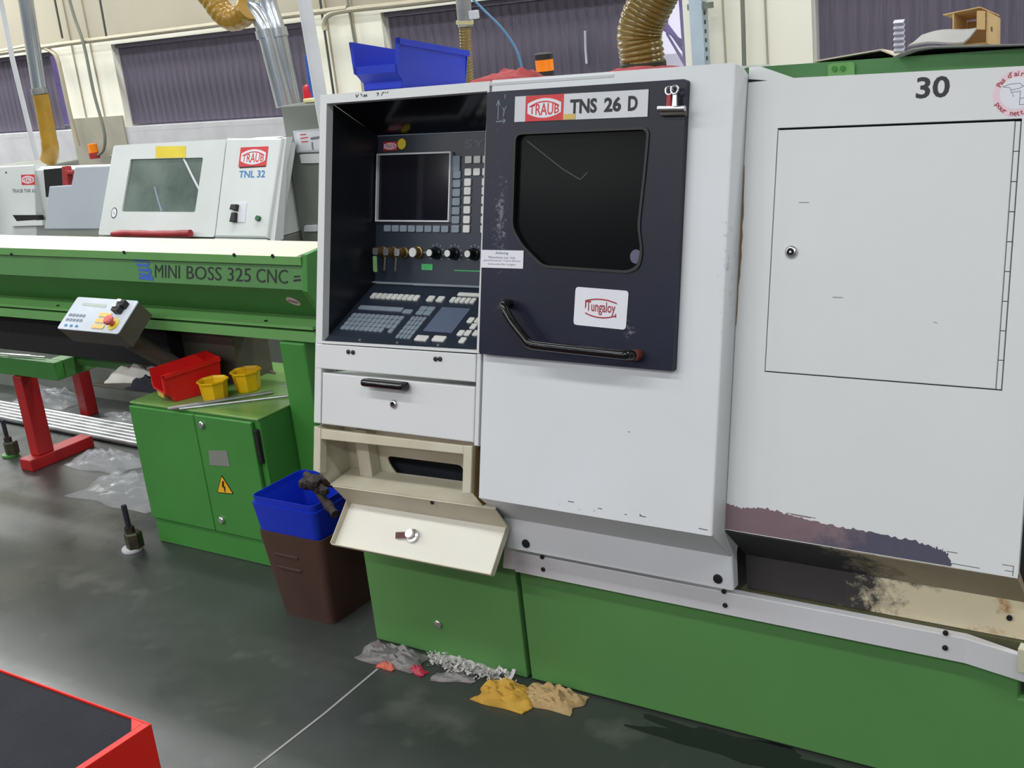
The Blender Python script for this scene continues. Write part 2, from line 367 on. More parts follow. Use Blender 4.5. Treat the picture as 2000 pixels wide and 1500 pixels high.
LABB = ('dark purple vertical blind behind the small lathe with the brown suction hose', 'dark purple vertical blind behind the twin steel ducts',
        'dark purple vertical blind behind the blue bin and the orange beacon', 'dark purple vertical blind behind the cardboard box and the grey sheets')
for i, (a, b) in enumerate(WINS):
    wf = BM(); ring(wf, [(a, ZS), (b, ZS), (b, ZH), (a, ZH)], [[(a+.03, ZS+.03), (b-.03, ZS+.03), (b-.03, ZH-.03), (a+.03, ZH-.03)]], V(6.2), 0, .04)
    win = struct('window_%d' % (i+1), wf, 'machine_white')
    part('window_glass', box(a+.03, b-.03, 6.175, 6.179, ZS+.03, ZH-.03), 'window_glass', win)
    part('window_sill', box(a, b, 5.9995, 6.1, ZS-.035, ZS-.002), 'wall_low', win)
    bl = thing('vertical_blind', LABB[i], 'blind', ((a+b)/2, 6.05, ZS+.02), 'vertical blinds at the windows')
    part('head_rail', box(a+.01, b-.01, 6.03, 6.08, ZH-.03, ZH-.002), 'blind', bl)
    gap = (.13, 0, .17, 0)[i]; pitch = .064; n = int((b-a-gap)/pitch); first = None
    for k in range(n):
        x = a+.02+pitch*(k+.5)
        if first is None:
            bm = BM(); prism(bm, [(x-.033, 6.046), (x-.016, 6.058), (x+.016, 6.058), (x+.034, 6.052), (x+.034, 6.054), (x+.016, 6.061), (x-.016, 6.061), (x-.033, 6.05)], lambda p, q, z: Vector((p, q, z)), ZS+.012, ZH-.031)
            first = part('slat', bm, 'blind', bl)
        else: again(first, WL[first.name]+Vector((pitch*k, 0, 0)), bl)
    if i == 2: part('pull_cord', tube(BM(), [(-3.564,6.02,1.445), (-3.571,6.02,1.341), (-3.572,6.02,1.268)], .007, 6), 'bezel_white', bl, 'white pull cord')
# bare trees outside
for k, x in enumerate((-4.45, -12.5)):
    t = thing('bare_tree', ('leafless pale tree outside the window by the brown corrugated hose', 'leafless pale tree outside the window of the small lathe')[k], 'tree', (x, 9, -.5))
    bm = tube(BM(), [(x, 9, -.5), (x+.05, 9, 1), (x, 9, 2.6)], [.06, .045, .02], 6)
    rn = random.Random(k+3)
    for j in range(26):
        z = .7+1.6*rn.random(); an = rn.uniform(-1, 1); l = rn.uniform(.3, .8)
        tube(bm, [(x+.03, 9, z), (x+an*l*.5, 9+rn.uniform(-.2, .2), z+l*.45), (x+an*l*.8, 9, z+l)], [.015, .01, .004], 5, False)
    part('trunk', bm, 'bark', t)
struct('ground', box(-22, 14, 6.3, 40, -.7, -.5), 'wall_low')

# conduits and cables on the back wall
def conduit(name, pts, r, m, label, cat='pipe', group=None, seg=8):
    return tag(part(name, tube(BM(), pts, r, seg), m, None, smooth=True), label, cat, group)
yb = 5.93
conduit('wall_conduit', spline([(-10.5, yb, 1.70), (-9.2, yb, 1.705), (-8.5, yb, 1.73), (-8.36, yb, 1.725), (-8.2, yb, 1.66), (-8.16, yb, 1.6), (-8.155, yb, 1.5), (-8.15, yb, 1.2), (-8.13, yb, .95)]), .016, 'conduit', 'beige cable conduit bending down between the two windows at the small lathe', 'conduit')
conduit('wall_conduit', [(-9, yb, 1.70), (-8.0, yb, 1.712), (-5.2, yb, 1.716)], .018, 'conduit', 'long beige conduit running above the blind behind the twin steel ducts', 'conduit')
conduit('wall_conduit', spline([(-3.2, yb, 1.70), (-4.6, yb, 1.70), (-5.2, yb, 1.705), (-5.36, yb, 1.69), (-5.41, yb, 1.64), (-5.405, yb, 1.60)]), .018, 'conduit', 'beige conduit with a downward bend beside the white upright pipe', 'conduit')

conduit('wall_cable', [(-8.035,5.93,2.776), (-8.046,5.93,2.029), (-8.05,5.93,1.753)], .008, 'dark_cable', 'short dark cable above the conduit bend by the small lathe', 'cable')
conduit('wall_cable', spline([(-7.878,5.9,2.754), (-7.833,5.9,1.993), (-7.777,5.9,1.698), (-7.774,5.9,1.346), (-7.746,5.9,1.061), (-7.789,5.9,0.9283), (-7.872,5.9,0.8802)]), .012, 'cable_grey', 'grey cable curving down the wall beside the blind with the twin ducts', 'cable')
conduit('wall_cable', [(-7.523,5.93,2.706), (-7.532,5.93,1.964), (-7.541,5.93,1.703)], .008, 'dark_cable', 'short dark cable above the left end of the long conduit', 'cable')
conduit('wall_cable', [(-5.416,5.93,2.417), (-5.415,5.93,1.785), (-5.416,5.93,1.202)], .008, 'dark_cable', 'dark cable down the wall beside the white upright pipe', 'cable')
conduit('wall_cable', [(-5.206,5.93,2.388), (-5.187,5.93,1.703), (-5.179,5.93,1.503)], .008, 'cable_grey', 'grey cable down the wall behind the blue bin on the lathe', 'cable')
conduit('wall_cable', [(-2.573,5.93,2.098), (-2.584,5.93,1.374), (-2.59,5.93,1.146)], .012, 'cable_grey', 'grey green conduit on the pale wall beside the perforated strut', 'conduit')
st = thing('wall_strut', 'pale blue perforated steel strut standing against the pale wall', 'strut', (-2.80, 5.9, .1))
part('channel', box(-2.845, -2.775, 5.86, 5.93, .0, 2.4), 'strut_blue', st)
a = None
for k in range(14):
    z = 1.2+.045*k
    if a is None: a = part('slot', box(-2.776, -2.7735, 5.88, 5.90, z, z+.02), 'dark_cable', st)
    else: again(a, WL[a.name]+Vector((0, 0, .045*k)), st)
part('clip', box(-2.86, -2.84, 5.87, 5.92, 1.50, 1.53), 'cable_grey', st)
part('clip', box(-2.772, -2.735, 5.87, 5.92, 1.50, 1.53), 'cable_grey', st)

# ------------------------------------------------------------------ small lathe far left, in front of the windows
m = thing('turning_machine', 'small pale lathe with red handle and open dark cavity under the brown suction hose', 'machine', (-5.6, 4.3, 0))
part('body', prism(BM(), [(4.02, 0), (5.0, 0), (5.0, .93), (4.06, 1.055), (4.02, 1.04)], lambda y, z, x: Vector((x, y, z)), -6.3, -5.0), 'machine_white', m)
u = lambda *p: p
part('left_housing', prism(BM(), [(-6.32,0.0213), (-5.944,0.0262), (-5.927,0.4184), (-6.311,0.4145)], NN, -.02, .06, .006), 'machine_white', m)
x0, x1 = (-5.94,0.3072)[0], (-5.721,0.3049)[0]
part('cavity', prism(BM(), [(-5.836,0.391), (-5.633,0.3982), (-5.608,0.3037), (-5.798,0.2426), (-5.83,0.2428)], NN, .0, .063), 'dark_void', m)
part('red_handle', prism(BM(), [(-5.625,0.403), (-5.589,0.405), (-5.583,0.3809), (-5.535,0.3774), (-5.537,0.3588), (-5.581,0.3595), (-5.578,0.3033), (-5.626,0.3038)], NN, .065, .1, .004), 'cover_red', m)
part('sliding_guard', prism(BM(), [(-5.784,0.0707), (-5.713,0.2993), (-5.523,0.3054), (-5.483,0.3973), (-5.158,0.3988), (-5.271,0.0757)], NN, .07, .12, .006), 'cover_bluegrey', m)
part('guard_base', prism(BM(), [(-5.783,0.035), (-5.784,0.068), (-5.271,0.0757), (-5.266,0.039)], NN, .06, .115), 'machine_grey', m)
badge(m, (-6.045,0.3418)[0], (-5.923,0.3402)[0], (-5.987,0.3104)[1], (-5.981,0.3659)[1], NN, .0612, 'TRAUB')
part('lettering', text(BM(), 'TRAUB TNK 65', NN, (-6.138,0.2811)[0], (-5.925,0.2793)[0], (-6.034,0.269)[1], (-6.032,0.2886)[1], .0612, .01), 'grey_print', m)
part('tool_slot', prism(BM(), [(-6.15,0.1452), (-5.913,0.1459), (-5.902,0.1209), (-6.115,0.1113)], NN, .03, .0615), 'dark_void', m)
part('lower_step', prism(BM(), [(-6.129,0.1088), (-5.846,0.1188), (-5.844,0.0912), (-6.151,0.0831)], NN, .05, .085), 'machine_white', m)
part('screw_hole', disc(BM(), *(-6.183,0.3803), .006, .006, NN, .06, .0615, 10), 'dark_void', m)
pan = tag(part('control_pendant', box(-5.36, -5.02, 4.08, 4.2, 1.056, 1.10, bev=.006), 'machine_grey', None), 'flat grey pendant lying on top of the small lathe', 'control box')
lm = thing('signal_lamp', 'small orange and dark signal lamp on the wall above the small lathe', 'lamp', (-7.923,5.9,0.9126))
part('lens', cyl(BM(), (-7.917,5.9,0.9319), (0, 0, 1), [(.035, -.03), (.035, .035)], 14), 'orange_lens', lm, smooth=True)
part('socket', cyl(BM(), (-7.917,5.9,0.9319), (0, 0, 1), [(.04, -.075), (.04, -.031)], 14), 'cover_red', lm, smooth=True)
# suction pipe to it
sp = thing('suction_pipe', 'straight steel suction pipe with a brown hose end above the small lathe', 'pipe', (-5.72, 4.25, 1.08))
part('steel_tube', tube(BM(), [(-6.034,4.25,3.336), (-6.014,4.25,2.063), (-6.017,4.25,1.931), (-6.069,4.25,1.436)], .041, 16), 'galvanised', sp, smooth=True)
part('clamp', tube(BM(), [(-6.069,4.25,1.464), (-6.067,4.25,1.43)], .047, 16), 'steel', sp, smooth=True)
part('hose', tube(BM(), spline([(-6.067,4.25,1.43), (-6.071,4.25,1.3), (-6.08,4.25,1.158), (-6.096,4.25,1.101), (-6.123,4.25,1.064)], 6), [.045]*12+[.048]*13, 16), 'hose_yellow', sp, 'glossy brown hose', smooth=True)
conduit('upright_pipe', [(-5.734,3.9,3.234), (-5.727,3.9,1.922), (-5.737,3.9,1.624), (-5.719,3.9,1.113)], .013, 'pipe_white', 'thin white pipe rising past the left of the straight suction pipe')
bx = tag(part('side_cabinet', box(-6.9, -6.33, 3.85, 4.6, 0, 1.02, bev=.008), 'machine_grey', None), 'dark grey cabinet beside the small lathe with red handle', 'cabinet')

# ------------------------------------------------------------------ white lathe with the inspection window (behind the bar feeder)
m = thing('window_lathe', 'white lathe with a framed window, yellow sticker and red padded bar', 'machine', (-3.95, 3.6, 0))
part('bed', box(-4.50, -3.52, 3.36, 4.3, 0, .83, bev=.008), 'machine_grey', m)
part('body', prism(BM(), [(3.36, .832), (4.3, .832), (4.3, 1.09), (3.475, 1.205)], lambda y, z, x: Vector((x, y, z)), -4.46, -3.52), 'machine_white', m)
xl, xm, xr = -4.471, -3.752, -3.40
hd = part('hood', ring(BM(), rpoly([(xl-.02, 0.0), (xm, 0.0), (xm, .40), (xl+.01, .395)], .012), [rpoly([(-4.352,0.1029), (-3.885,0.1017), (-3.876,0.3273), (-4.336,0.3313)], .008)], T, -.02, .02), 'machine_white', m)
part('hood_glass', prism(BM(), [(-4.358,0.0984), (-3.878,0.0974), (-3.87,0.3315), (-4.344,0.336)], T, .006, .012), 'glass_green', hd)
part('coolant_hose', tube(BM(), [T(*(-4,0.3259), .013), T(*(-3.937,0.2537), .013), T(*(-3.883,0.1954), .013)], .005, 8), 'pipe_white', hd, smooth=True)
part('coolant_hose', tube(BM(), [T(*(-4.163,0.2109), .013), T(*(-4.134,0.158), .013), T(*(-4.098,0.1034), .013)], .005, 8), 'key_grey', hd, smooth=True)
part('yellow_sticker', flat(BM(), [(-4.171,0.3316), (-3.981,0.3293), (-3.99,0.379), (-4.181,0.3824)], T, .0208), 'yellow_print', hd, 'plain yellow sticker')
c = (-4.401,0.0965); o = (-4.37,0.0965)
part('round_sticker', disc(BM(), *c, .020, .024, T, .0202, .0208), 'black_print', hd)
part('round_sticker_face', disc(BM(), *c, .016, .020, T, .021, .0212), 'paper_white', hd)
part('pictogram', stroke(BM(), [(c[0]-.007, c[1]+.004), (c[0]+.007, c[1]-.006)], .003, T, .0216), 'grey_print', hd)
part('base_strip', prism(BM(), [(xl-.03, -.05), (xm, -.05), (xm, -.006), (xl-.02, -.006)], T, -.03, .015), 'machine_white', m)
pb = part('padded_bar', tube(BM(), spline([T(*(-4.354,-0.0006), .05), T(*(-4.253,0.0028), .052), T(*(-4.104,0.0024), .048), T(*(-3.96,0.0041), .052), T(*(-3.861,0.0074), .05)], 4), [.012, .0135, .015, .0145, .014, .013, .0145, .0145, .013, .014, .0145, .014, .0135, .0145, .0155, .015, .016], 10), 'cover_red', m, 'red padded bar', smooth=True)
cb = part('control_column', prism(BM(), [(xm+.012, -.002), (xr-.045, -.002), (xr-.028, .392), (xm+.012, .402)], T, -.05, .03, .008), 'machine_white', m)
part('column_side', prism(BM(), [(3.285, .84), (3.44, 1.222), (3.475, 1.218), (3.42, 1.12), (3.335, .84)], lambda y, z, x: Vector((x, y, z)), xr-.044, xr-.02), 'cream_paint', m)
part('column_foot', prism(BM(), [(xm+.012, -.05), (xr-.045, -.05), (xr-.045, -.006), (xm+.012, -.006)], T, -.04, .028), 'machine_white', m)
badge(cb, (-3.65,0.3355)[0], (-3.494,0.3315)[0], (-3.565,0.2802)[1], (-3.579,0.3603)[1], T, .0308, 'TRAUB')
part('black_bar', flat(BM(), [(-3.642,0.2755), (-3.497,0.2788), (-3.498,0.2849), (-3.643,0.2817)], T, .0308), 'black_print', cb)
part('lettering', text(BM(), 'TNL 32', T, (-3.641,0.2528)[0], (-3.495,0.2504)[0], (-3.566,0.2372)[1], (-3.571,0.266)[1],   .0308, .02), 'blue_print', cb, 'blue model lettering')
part('switch_plate', prism(BM(), [(-3.635,0.0591), (-3.574,0.0595), (-3.578,0.1371), (-3.637,0.1394)], T, .03, .033), 'paper_white', cb)
part('rotary_switch', prism(BM(), [(-3.645,0.0581), (-3.615,0.0583), (-3.619,0.0952), (-3.639,0.0951)], T, .03, .05, .003), 'rubber_black', cb)
part('rotary_switch', prism(BM(), [(-3.653,0.1074), (-3.617,0.1013), (-3.616,0.1279), (-3.648,0.128)], T, .03, .05, .003), 'rubber_black', cb)
part('green_button', disc(BM(), *(-3.499,0.0741), .011, .011, T, .03, .042, 12), mat('button_green', (30, 96, 60), .35), cb)
tray = tag(part('loose_papers', box(-3.70, -3.53, 3.48, 3.55, 1.2065, 1.214), 'paper_white', None), 'white papers lying on top of the white lathe with the window', 'papers')
# grey electrical cabinet behind it
gc = thing('electric_cabinet', 'tall grey electrical cabinet carrying the twin steel ducts', 'cabinet', (-3.3, 3.75, 0))
part('cabinet_body', box(-3.505, -2.75, 3.52, 4.2, 0, 1.335, bev=.006), 'machine_grey', gc)
z = (-3.446,3.51,1.147)
part('label_holder', prism(BM(), [(-3.451,3.515,1.236)[::2], (-3.267,3.515,1.241)[::2], (-3.272,3.515,1.152)[::2], (-3.448,3.515,1.151)[::2]], V(3.52), 0, .008), 'bezel_white', gc)
part('instruction_sheet', flat(BM(), [(-3.434,3.51,1.23)[::2], (-3.264,3.51,1.233)[::2], (-3.271,3.51,1.161)[::2], (-3.433,3.51,1.157)[::2]], V(3.52), .009), 'paper_white', gc)
bm = BM()
for (q0, q1) in (((-3.415,3.5,1.22)[::2], (-3.382,3.5,1.221)[::2]), ((-3.416,3.5,1.206)[::2], (-3.374,3.5,1.209)[::2]), ((-3.413,3.5,1.192)[::2], (-3.377,3.5,1.193)[::2])): stroke(bm, [q0, q1], .004, V(3.52), .0095)
part('sheet_print', bm, 'red_print', gc)
bm = BM()
for (q0, q1) in (((-3.361,3.5,1.203)[::2], (-3.309,3.5,1.207)[::2]), ((-3.36,3.5,1.185)[::2], (-3.352,3.5,1.185)[::2]), ((-3.362,3.5,1.175)[::2], (-3.354,3.5,1.175)[::2]), ((-3.361,3.5,1.165)[::2], (-3.353,3.5,1.165)[::2])): stroke(bm, [q0, q1], .010, V(3.52), .0095)
part('sheet_print', bm, 'grey_print', gc)
part('label_pocket', prism(BM(), [(-3.43,3.51,1.109)[::2], (-3.317,3.51,1.108)[::2], (-3.315,3.51,1.144)[::2], (-3.431,3.51,1.143)[::2]], V(3.52), 0, .012), 'cream_paint', gc)
part('latch_plate', prism(BM(), [(-3.475,3.51,0.834)[::2], (-3.407,3.51,0.8348)[::2], (-3.404,3.51,0.8598)[::2], (-3.467,3.51,0.8572)[::2]], V(3.52), 0, .012), 'paper_white', gc)
lt = thing('red_lamp', 'red lamp on a cream base on the grey electrical cabinet', 'lamp', (-3.24, 3.6, 1.337))
part('lens', cyl(BM(), (-3.421,3.6,1.375), (0, 0, 1), [(.022, -.035), (.021, .01), (.018, .024), (.006, .03)], 16), 'red_lens', lt, smooth=True)
part('base', box((-3.419,3.56,1.34)[0], (-3.351,3.56,1.337)[0], 3.56, 3.64, 1.337, (-3.426,3.6,1.353)[2], bev=.004), mat('lamp_cream', (232, 222, 170), .45), lt)
dt = thing('twin_duct', 'pair of shiny steel ducts standing on the grey electrical cabinet', 'duct', (-3.45, 3.72, 1.337))
part('duct_pipe', tube(BM(), spline([(-3.62,3.66,1.323), (-3.644,3.66,1.502), (-3.66,3.66,1.621), (-3.68,3.66,1.674), (-3.712,3.66,1.713), (-3.766,3.66,1.734)], 6), .036, 18), 'galvanised', dt, smooth=True)
part('duct_pipe', tube(BM(), spline([(-3.613,3.7,1.322), (-3.626,3.7,1.498), (-3.637,3.7,1.616), (-3.648,3.7,1.669), (-3.657,3.7,1.706), (-3.665,3.7,1.77), (-3.676,3.7,1.959), (-3.752,3.7,2.802)], 6), .036, 18), 'galvanised', dt, smooth=True)
part('collar', tube(BM(), [(-3.664,3.66,1.629), (-3.66,3.66,1.597)], .041, 18), 'galvanised', dt, smooth=True)
part('collar', tube(BM(), [(-3.637,3.7,1.628), (-3.633,3.7,1.595)], .041, 18), 'galvanised', dt, smooth=True)
def hose(pts, r, pitch, amp, seg=20):
    p = spline(pts, 40); L = sum((b-a).length for a, b in zip(p, p[1:])); n = int(L/pitch*4); out = []; acc = 0; i = 0
    st = L/n; out.append(p[0]); 
    for a, b in zip(p, p[1:]):
        l = (b-a).length
        while acc+l >= st*(len(out)) and len(out) <= n: out.append(a+(b-a)*((st*len(out)-acc)/l))
        acc += l
    rs = [r*(1+amp*(0, .75, 1, .75)[k % 4]) for k in range(len(out))]
    return tube(BM(), out, rs, seg)
tag(part('corrugated_hose', hose([(-3.99,3.62,2.364), (-4.031,3.62,2.022), (-3.962,3.62,1.854), (-3.891,3.62,1.771), (-3.853,3.62,1.72), (-3.807,3.62,1.688), (-3.753,3.62,1.689), (-3.699,3.62,1.716)], .047, .03, .08, 18), 'hose_yellow', None, smooth=True), 'amber corrugated hose sagging beside the twin steel ducts', 'hose')
conduit('upright_pipe', [(-3.314,3.5,2.689), (-3.275,3.5,1.717), (-3.266,3.5,1.359), (-3.261,3.5,1.203)], .026, 'pipe_white', 'thick white upright pipe beside the red lamp', seg=14)
conduit('blue_hose', [(-3.399,3.6,1.515), (-3.403,3.6,1.394), (-3.405,3.6,1.344)], .010, 'blue_logo', 'short blue hose between the white upright pipe and the red lamp', 'hose')
# ------------------------------------------------------------------ bar feeder
bf = thing('bar_feeder', 'long green bar feeder with cream lid and black lettering', 'machine', (-3.4, 2.65, 0))
XA, XB = -5.6, -2.50
def yz(pts, x0, x1, bev=0): return prism(BM(), pts, lambda y, z, x: Vector((x, y, z)), x0, x1, bev)
part('lid', yz([(2.495, .980), (2.50, .974), (2.66, .982), (2.66, .989)], XA, XB-.02), 'lid_cream', bf, 'cream sloping lid')
part('upper_strip', yz([(2.492, .955), (2.492, .980), (2.50, .980), (2.52, .955)], XA, XB), 'green_bright', bf)
part('trough', yz([(2.505, .956), (2.487, .882), (2.60, .768), (2.72, .768), (2.72, .97), (2.66, .978), (2.52, .970)], XA, XB+.0), 'green_dirty', bf)
part('ledge', yz([(2.60, .767), (2.496, .766), (2.496, .757), (2.72, .750), (2.72, .767)], XA, XB), 'green_bright', bf)
part('lower_rail', yz([(2.502, .748), (2.502, .716), (2.72, .712), (2.72, .748)], XA, XB), 'green_bright', bf)
part('end_plate', yz([(2.50, .985), (2.48, .88), (2.58, .70), (2.75, .70), (2.75, 1.0), (2.66, 1.0)], XB+.001, XB+.02), 'green_cab', bf)
bm = BM()
for q in ((-3.294,2.49,0.9778), (-2.774,2.49,0.9806), (-2.61,2.49,0.9812), (-3.925,2.49,0.9571)):
    part('screw', disc(BM(), q[0], q[2], .006, .006, V(2.492), 0, .003, 10), 'rubber_black', bf)
for q in ((-3.762,2.49,0.7753), (-2.718,2.49,0.7802)):
    part('screw', cyl(BM(), (q[0], 2.52, .7665), (0, 0, 1), [(.006, 0), (.006, .003)], 10), 'rubber_black', bf)
# front face of the trough leans: lettering lies on it
FB = slope(2.487, .882, math.degrees(math.atan2(.018, .074)))
t0 = (-3.168,2.495,0.8979); t1 = (-2.566,2.495,0.9098)
for wd_, (qa, qb) in (('MINI', ((-3.163,2.495,0.8981), (-3.043,2.495,0.9003))), ('BOSS', ((-3.011,2.495,0.9014), (-2.851,2.495,0.9034))), ('325', ((-2.823,2.495,0.9043), (-2.722,2.495,0.9061))), ('CNC', ((-2.698,2.495,0.9069), (-2.566,2.495,0.9098)))):
    part('lettering', text(BM(), wd_, FB, qa[0], qb[0], .016, .058, .0012, 0), 'black_print', bf, 'black model lettering')
x = (-2.543,2.495,0.9106)[0]
part('lettering', stroke(stroke(BM(), [(x, .026), (x+.03, .030)], .006, FB, .0012), [(x+.002, .038), (x+.026, .040)], .005, FB, .0012), 'black_print', bf)
lx = (-3.27,2.495,0.9222)[0]; rx = (-3.17,2.495,0.891)[0]; wd = rx-lx
bm = BM()
def lg(pts): flat(bm, [(lx+wd*a, .074*b) for a, b in pts], FB, .0012)
lg([(0, .98), (.55, .96), (.55, .86), (.06, .88)]); lg([(.12, .80), (.7, .78), (.7, .66), (.2, .68)]); lg([(.22, .58), (.75, .58), (.75, .46), (.28, .46)])
lg([(.55, .96), (.72, .92), (.82, .80), (.70, .66), (.70, .86), (.55, .86)]); lg([(.72, .66), (.86, .58), (.90, .40), (.78, .26), (.75, .46), (.70, .58)])
lg([(.26, .38), (.80, .36), (.95, .26), (1.0, .08), (.26, .10), (.30, .22), (.55, .24), (.26, .30)])
part('logo', bm, 'blue_logo', bf, 'blue curved logo')
c = (-2.603,2.54,0.8436); lean = slope(2.487, .882, -math.degrees(math.atan2(.113, .114)))
LB = lambda x, v, n: Vector((x, 2.487+v*.704-n*.710, .882-v*.710-n*.704))
part('round_sticker', disc(BM(), c[0], .072, .024, .024, LB, .0006, .0012), 'pink_print', bf)
part('pictogram', stroke(BM(), [(c[0]-.016, .066), (c[0]+.014, .078)], .008, LB, .0018), 'red_dark_print', bf)
part('motor_box', box(-4.6, -3.25, 2.56, 2.72, .56, .711, bev=.006), 'dark_void', bf)
part('motor_box', box(-3.28, -3.0, 2.62, 2.78, .40, .711, bev=.006), 'box_grey', bf)
post = part('post', box(-2.657, -2.55, 2.50, 2.80, 0, .711, bev=.006), 'green_cab', bf)
for zz in (.60, .565, .52, .45):
    part('bolt_hole', cyl(BM(), (-2.552, 2.57, zz), (1, 0, 0), [(.006, 0), (.006, .004)], 10), 'bezel_white', bf)
# control box on the feeder
cb = part('control_box', prism(BM(), [(-3.459, -.002), (-3.154, -.002), (-3.154, .125), (-3.459, .125)], CP, -.075, -.004, .004), 'box_grey', bf, 'dark grey control box')
part('face_plate', prism(BM(), rrect(-3.462, -3.151, -.004, .127, .008), CP, -.004, .0, .001), 'face_grey', cb)
part('display', flat(BM(), [(-3.412,0.0945), (-3.288,0.0912), (-3.292,0.1034), (-3.413,0.1051)], CP, .0008), mat('lcd', (176, 190, 180), .3), cb)
kx0, ky0 = (-3.438,0.0381); kx1, ky1 = (-3.367,0.0593)
for i in range(5):
    for j in range(2):
        xx = kx0+(kx1-kx0)*(i/4); yy = .034+.019*j
        part('key', prism(BM(), rrect(xx-.006, xx+.006, yy-.005, yy+.005, .002, 1), CP, .0002, .002), 'key_grey', cb)
yx0, yy0 = (-3.295,0.0103); yx1, yy1 = (-3.229,0.0149)
for i in range(3):
    for j in range(3):
        xx = yx0+.012+(yx1-yx0-.01)*(i/3)*1.05; yy = .016+.023*j
        part('key', prism(BM(), rrect(xx-.0095, xx+.0095, yy-.008, yy+.008, .002, 1), CP, .0002, .003), mat('key_amber', (232, 194, 104), .45) if 'key_amber' not in MATS else 'key_amber', cb)
for i in range(3):
    xx = kx0+.012+.028*i
    part('key', prism(BM(), rrect(xx-.006, xx+.006, .007, .015, .002, 1), CP, .0002, .002), 'blue_print', cb)
e = (-3.197,0.0292)
part('stop_plate', disc(BM(), e[0], e[1], .022, .022, CP, .0002, .004), 'yellow_print', cb)
part('emergency_stop', cyl(BM(), CP(e[0], e[1], .004), CP(0, 0, 1)-CP(0, 0, 0), [(.010, 0), (.010, .014), (.017, .016), (.018, .024), (.013, .029)], 18), mat('stop_red', (206, 90, 84), .4), cb, 'red mushroom stop button', smooth=True)
for q in ((-3.21,0.0813), (-3.201,0.1023)):
    part('rotary_switch', prism(BM(), rrect(q[0]-.016, q[0]+.018, q[1]-.012, q[1]+.012, .004, 2), CP, .0002, .022, .003), 'rubber_black', cb)
    part('switch_cap', prism(BM(), rrect(q[0]-.017, q[0]+.004, q[1]+.0, q[1]+.010, .003, 2), CP, .0222, .026), 'bezel_white', cb)
part('support_strut', tube(BM(), [(-3.50, 2.66, .60), (-3.44, 2.70, .47)], .02, 8), 'green_dirty', bf)
part('rag_shelf', box(-3.72, -3.275, 2.56, 2.78, .455, .465, bev=.003), 'box_grey', bf)
part('mounting_arm', tube(BM(), [(-3.26, 2.42, .70), (-3.22, 2.52, .60), (-3.20, 2.62, .50)], .03, 10), 'box_grey', bf, smooth=True)

# ------------------------------------------------------------------ green cabinet and what stands on it
XL, XR, YF = -3.255, -2.662, 2.37
gb = thing('green_cabinet', 'low green electrical cabinet with a warning triangle', 'cabinet', (-2.96, 2.6, 0))
part('body', box(XL, XR, YF+.002, 2.86, .002, .497, bev=.004), 'green_cab', gb)
part('worktop', box(XL-.004, XR+.002, YF-.004, 2.862, .4975, .504, bev=.002), 'green_oily', gb, 'oily green top')
part('plinth', box(XL+.004, XR, YF-.004, YF+.001, .002, .086), 'green_cab', gb)
dx = (-2.941,2.37,0.5059)[0]
d1 = part('door', box(XL, dx-.0015, YF-.014, YF+.0, .092, .493, bev=.003), 'green_cab', gb)
d2 = part('door', box(dx+.0015, XR-.022, YF-.014, YF+.0, .092, .493, bev=.003), 'green_cab', gb)
part('hinge', box(XR-.020, XR-.004, YF-.012, YF+.001, .36, .47, bev=.003), 'rubber_black', gb); part('hinge', box(XR-.020, XR-.004, YF-.010, YF+.001, .15, .24, bev=.003), 'rubber_black', gb)
for q in ((-2.905,2.356,0.4646), (-2.898,2.356,0.1389)):
    part('lock', cyl(BM(), (q[0], YF-.014, q[2]), (0, -1, 0), [(.012, 0), (.012, .006), (.009, .009)], 16), 'chrome', d2, smooth=True)
q = [(-2.898,2.356,0.3775), (-2.813,2.356,0.3877), (-2.811,2.356,0.3347), (-2.906,2.356,0.3277)]
part('type_plate', prism(BM(), [(a[0], a[2]) for a in q], V(YF-.014), 0, .0015), 'machine_grey', d2)
q = [(-2.859,2.356,0.3006), (-2.818,2.356,0.2397), (-2.897,2.356,0.2337)]
tri = [(a[0], a[2]) for a in q]
part('warning_triangle', prism(BM(), rpoly(tri, .006), V(YF-.014), 0, .0012), 'rubber_black', d2, 'yellow high voltage triangle')
cx = sum(a for a, b in tri)/3; cz = sum(b for a, b in tri)/3
part('triangle_face', flat(BM(), rpoly([(cx+(a-cx)*.88, cz+(b-cz)*.88) for a, b in tri], .005), V(YF-.014), .0016), 'yellow_warn', d2)
bm = BM(); flat(bm, [(cx-.002, cz+.022), (cx-.009, cz-.001), (cx+.002, cz+.001), (cx+.006, cz+.022)], V(YF-.014), .002); flat(bm, [(cx-.002, cz+.003), (cx+.008, cz+.003), (cx+.003, cz-.018), (cx+.0, cz-.016)], V(YF-.014), .002)
part('lightning_mark', bm, 'rubber_black', d2)


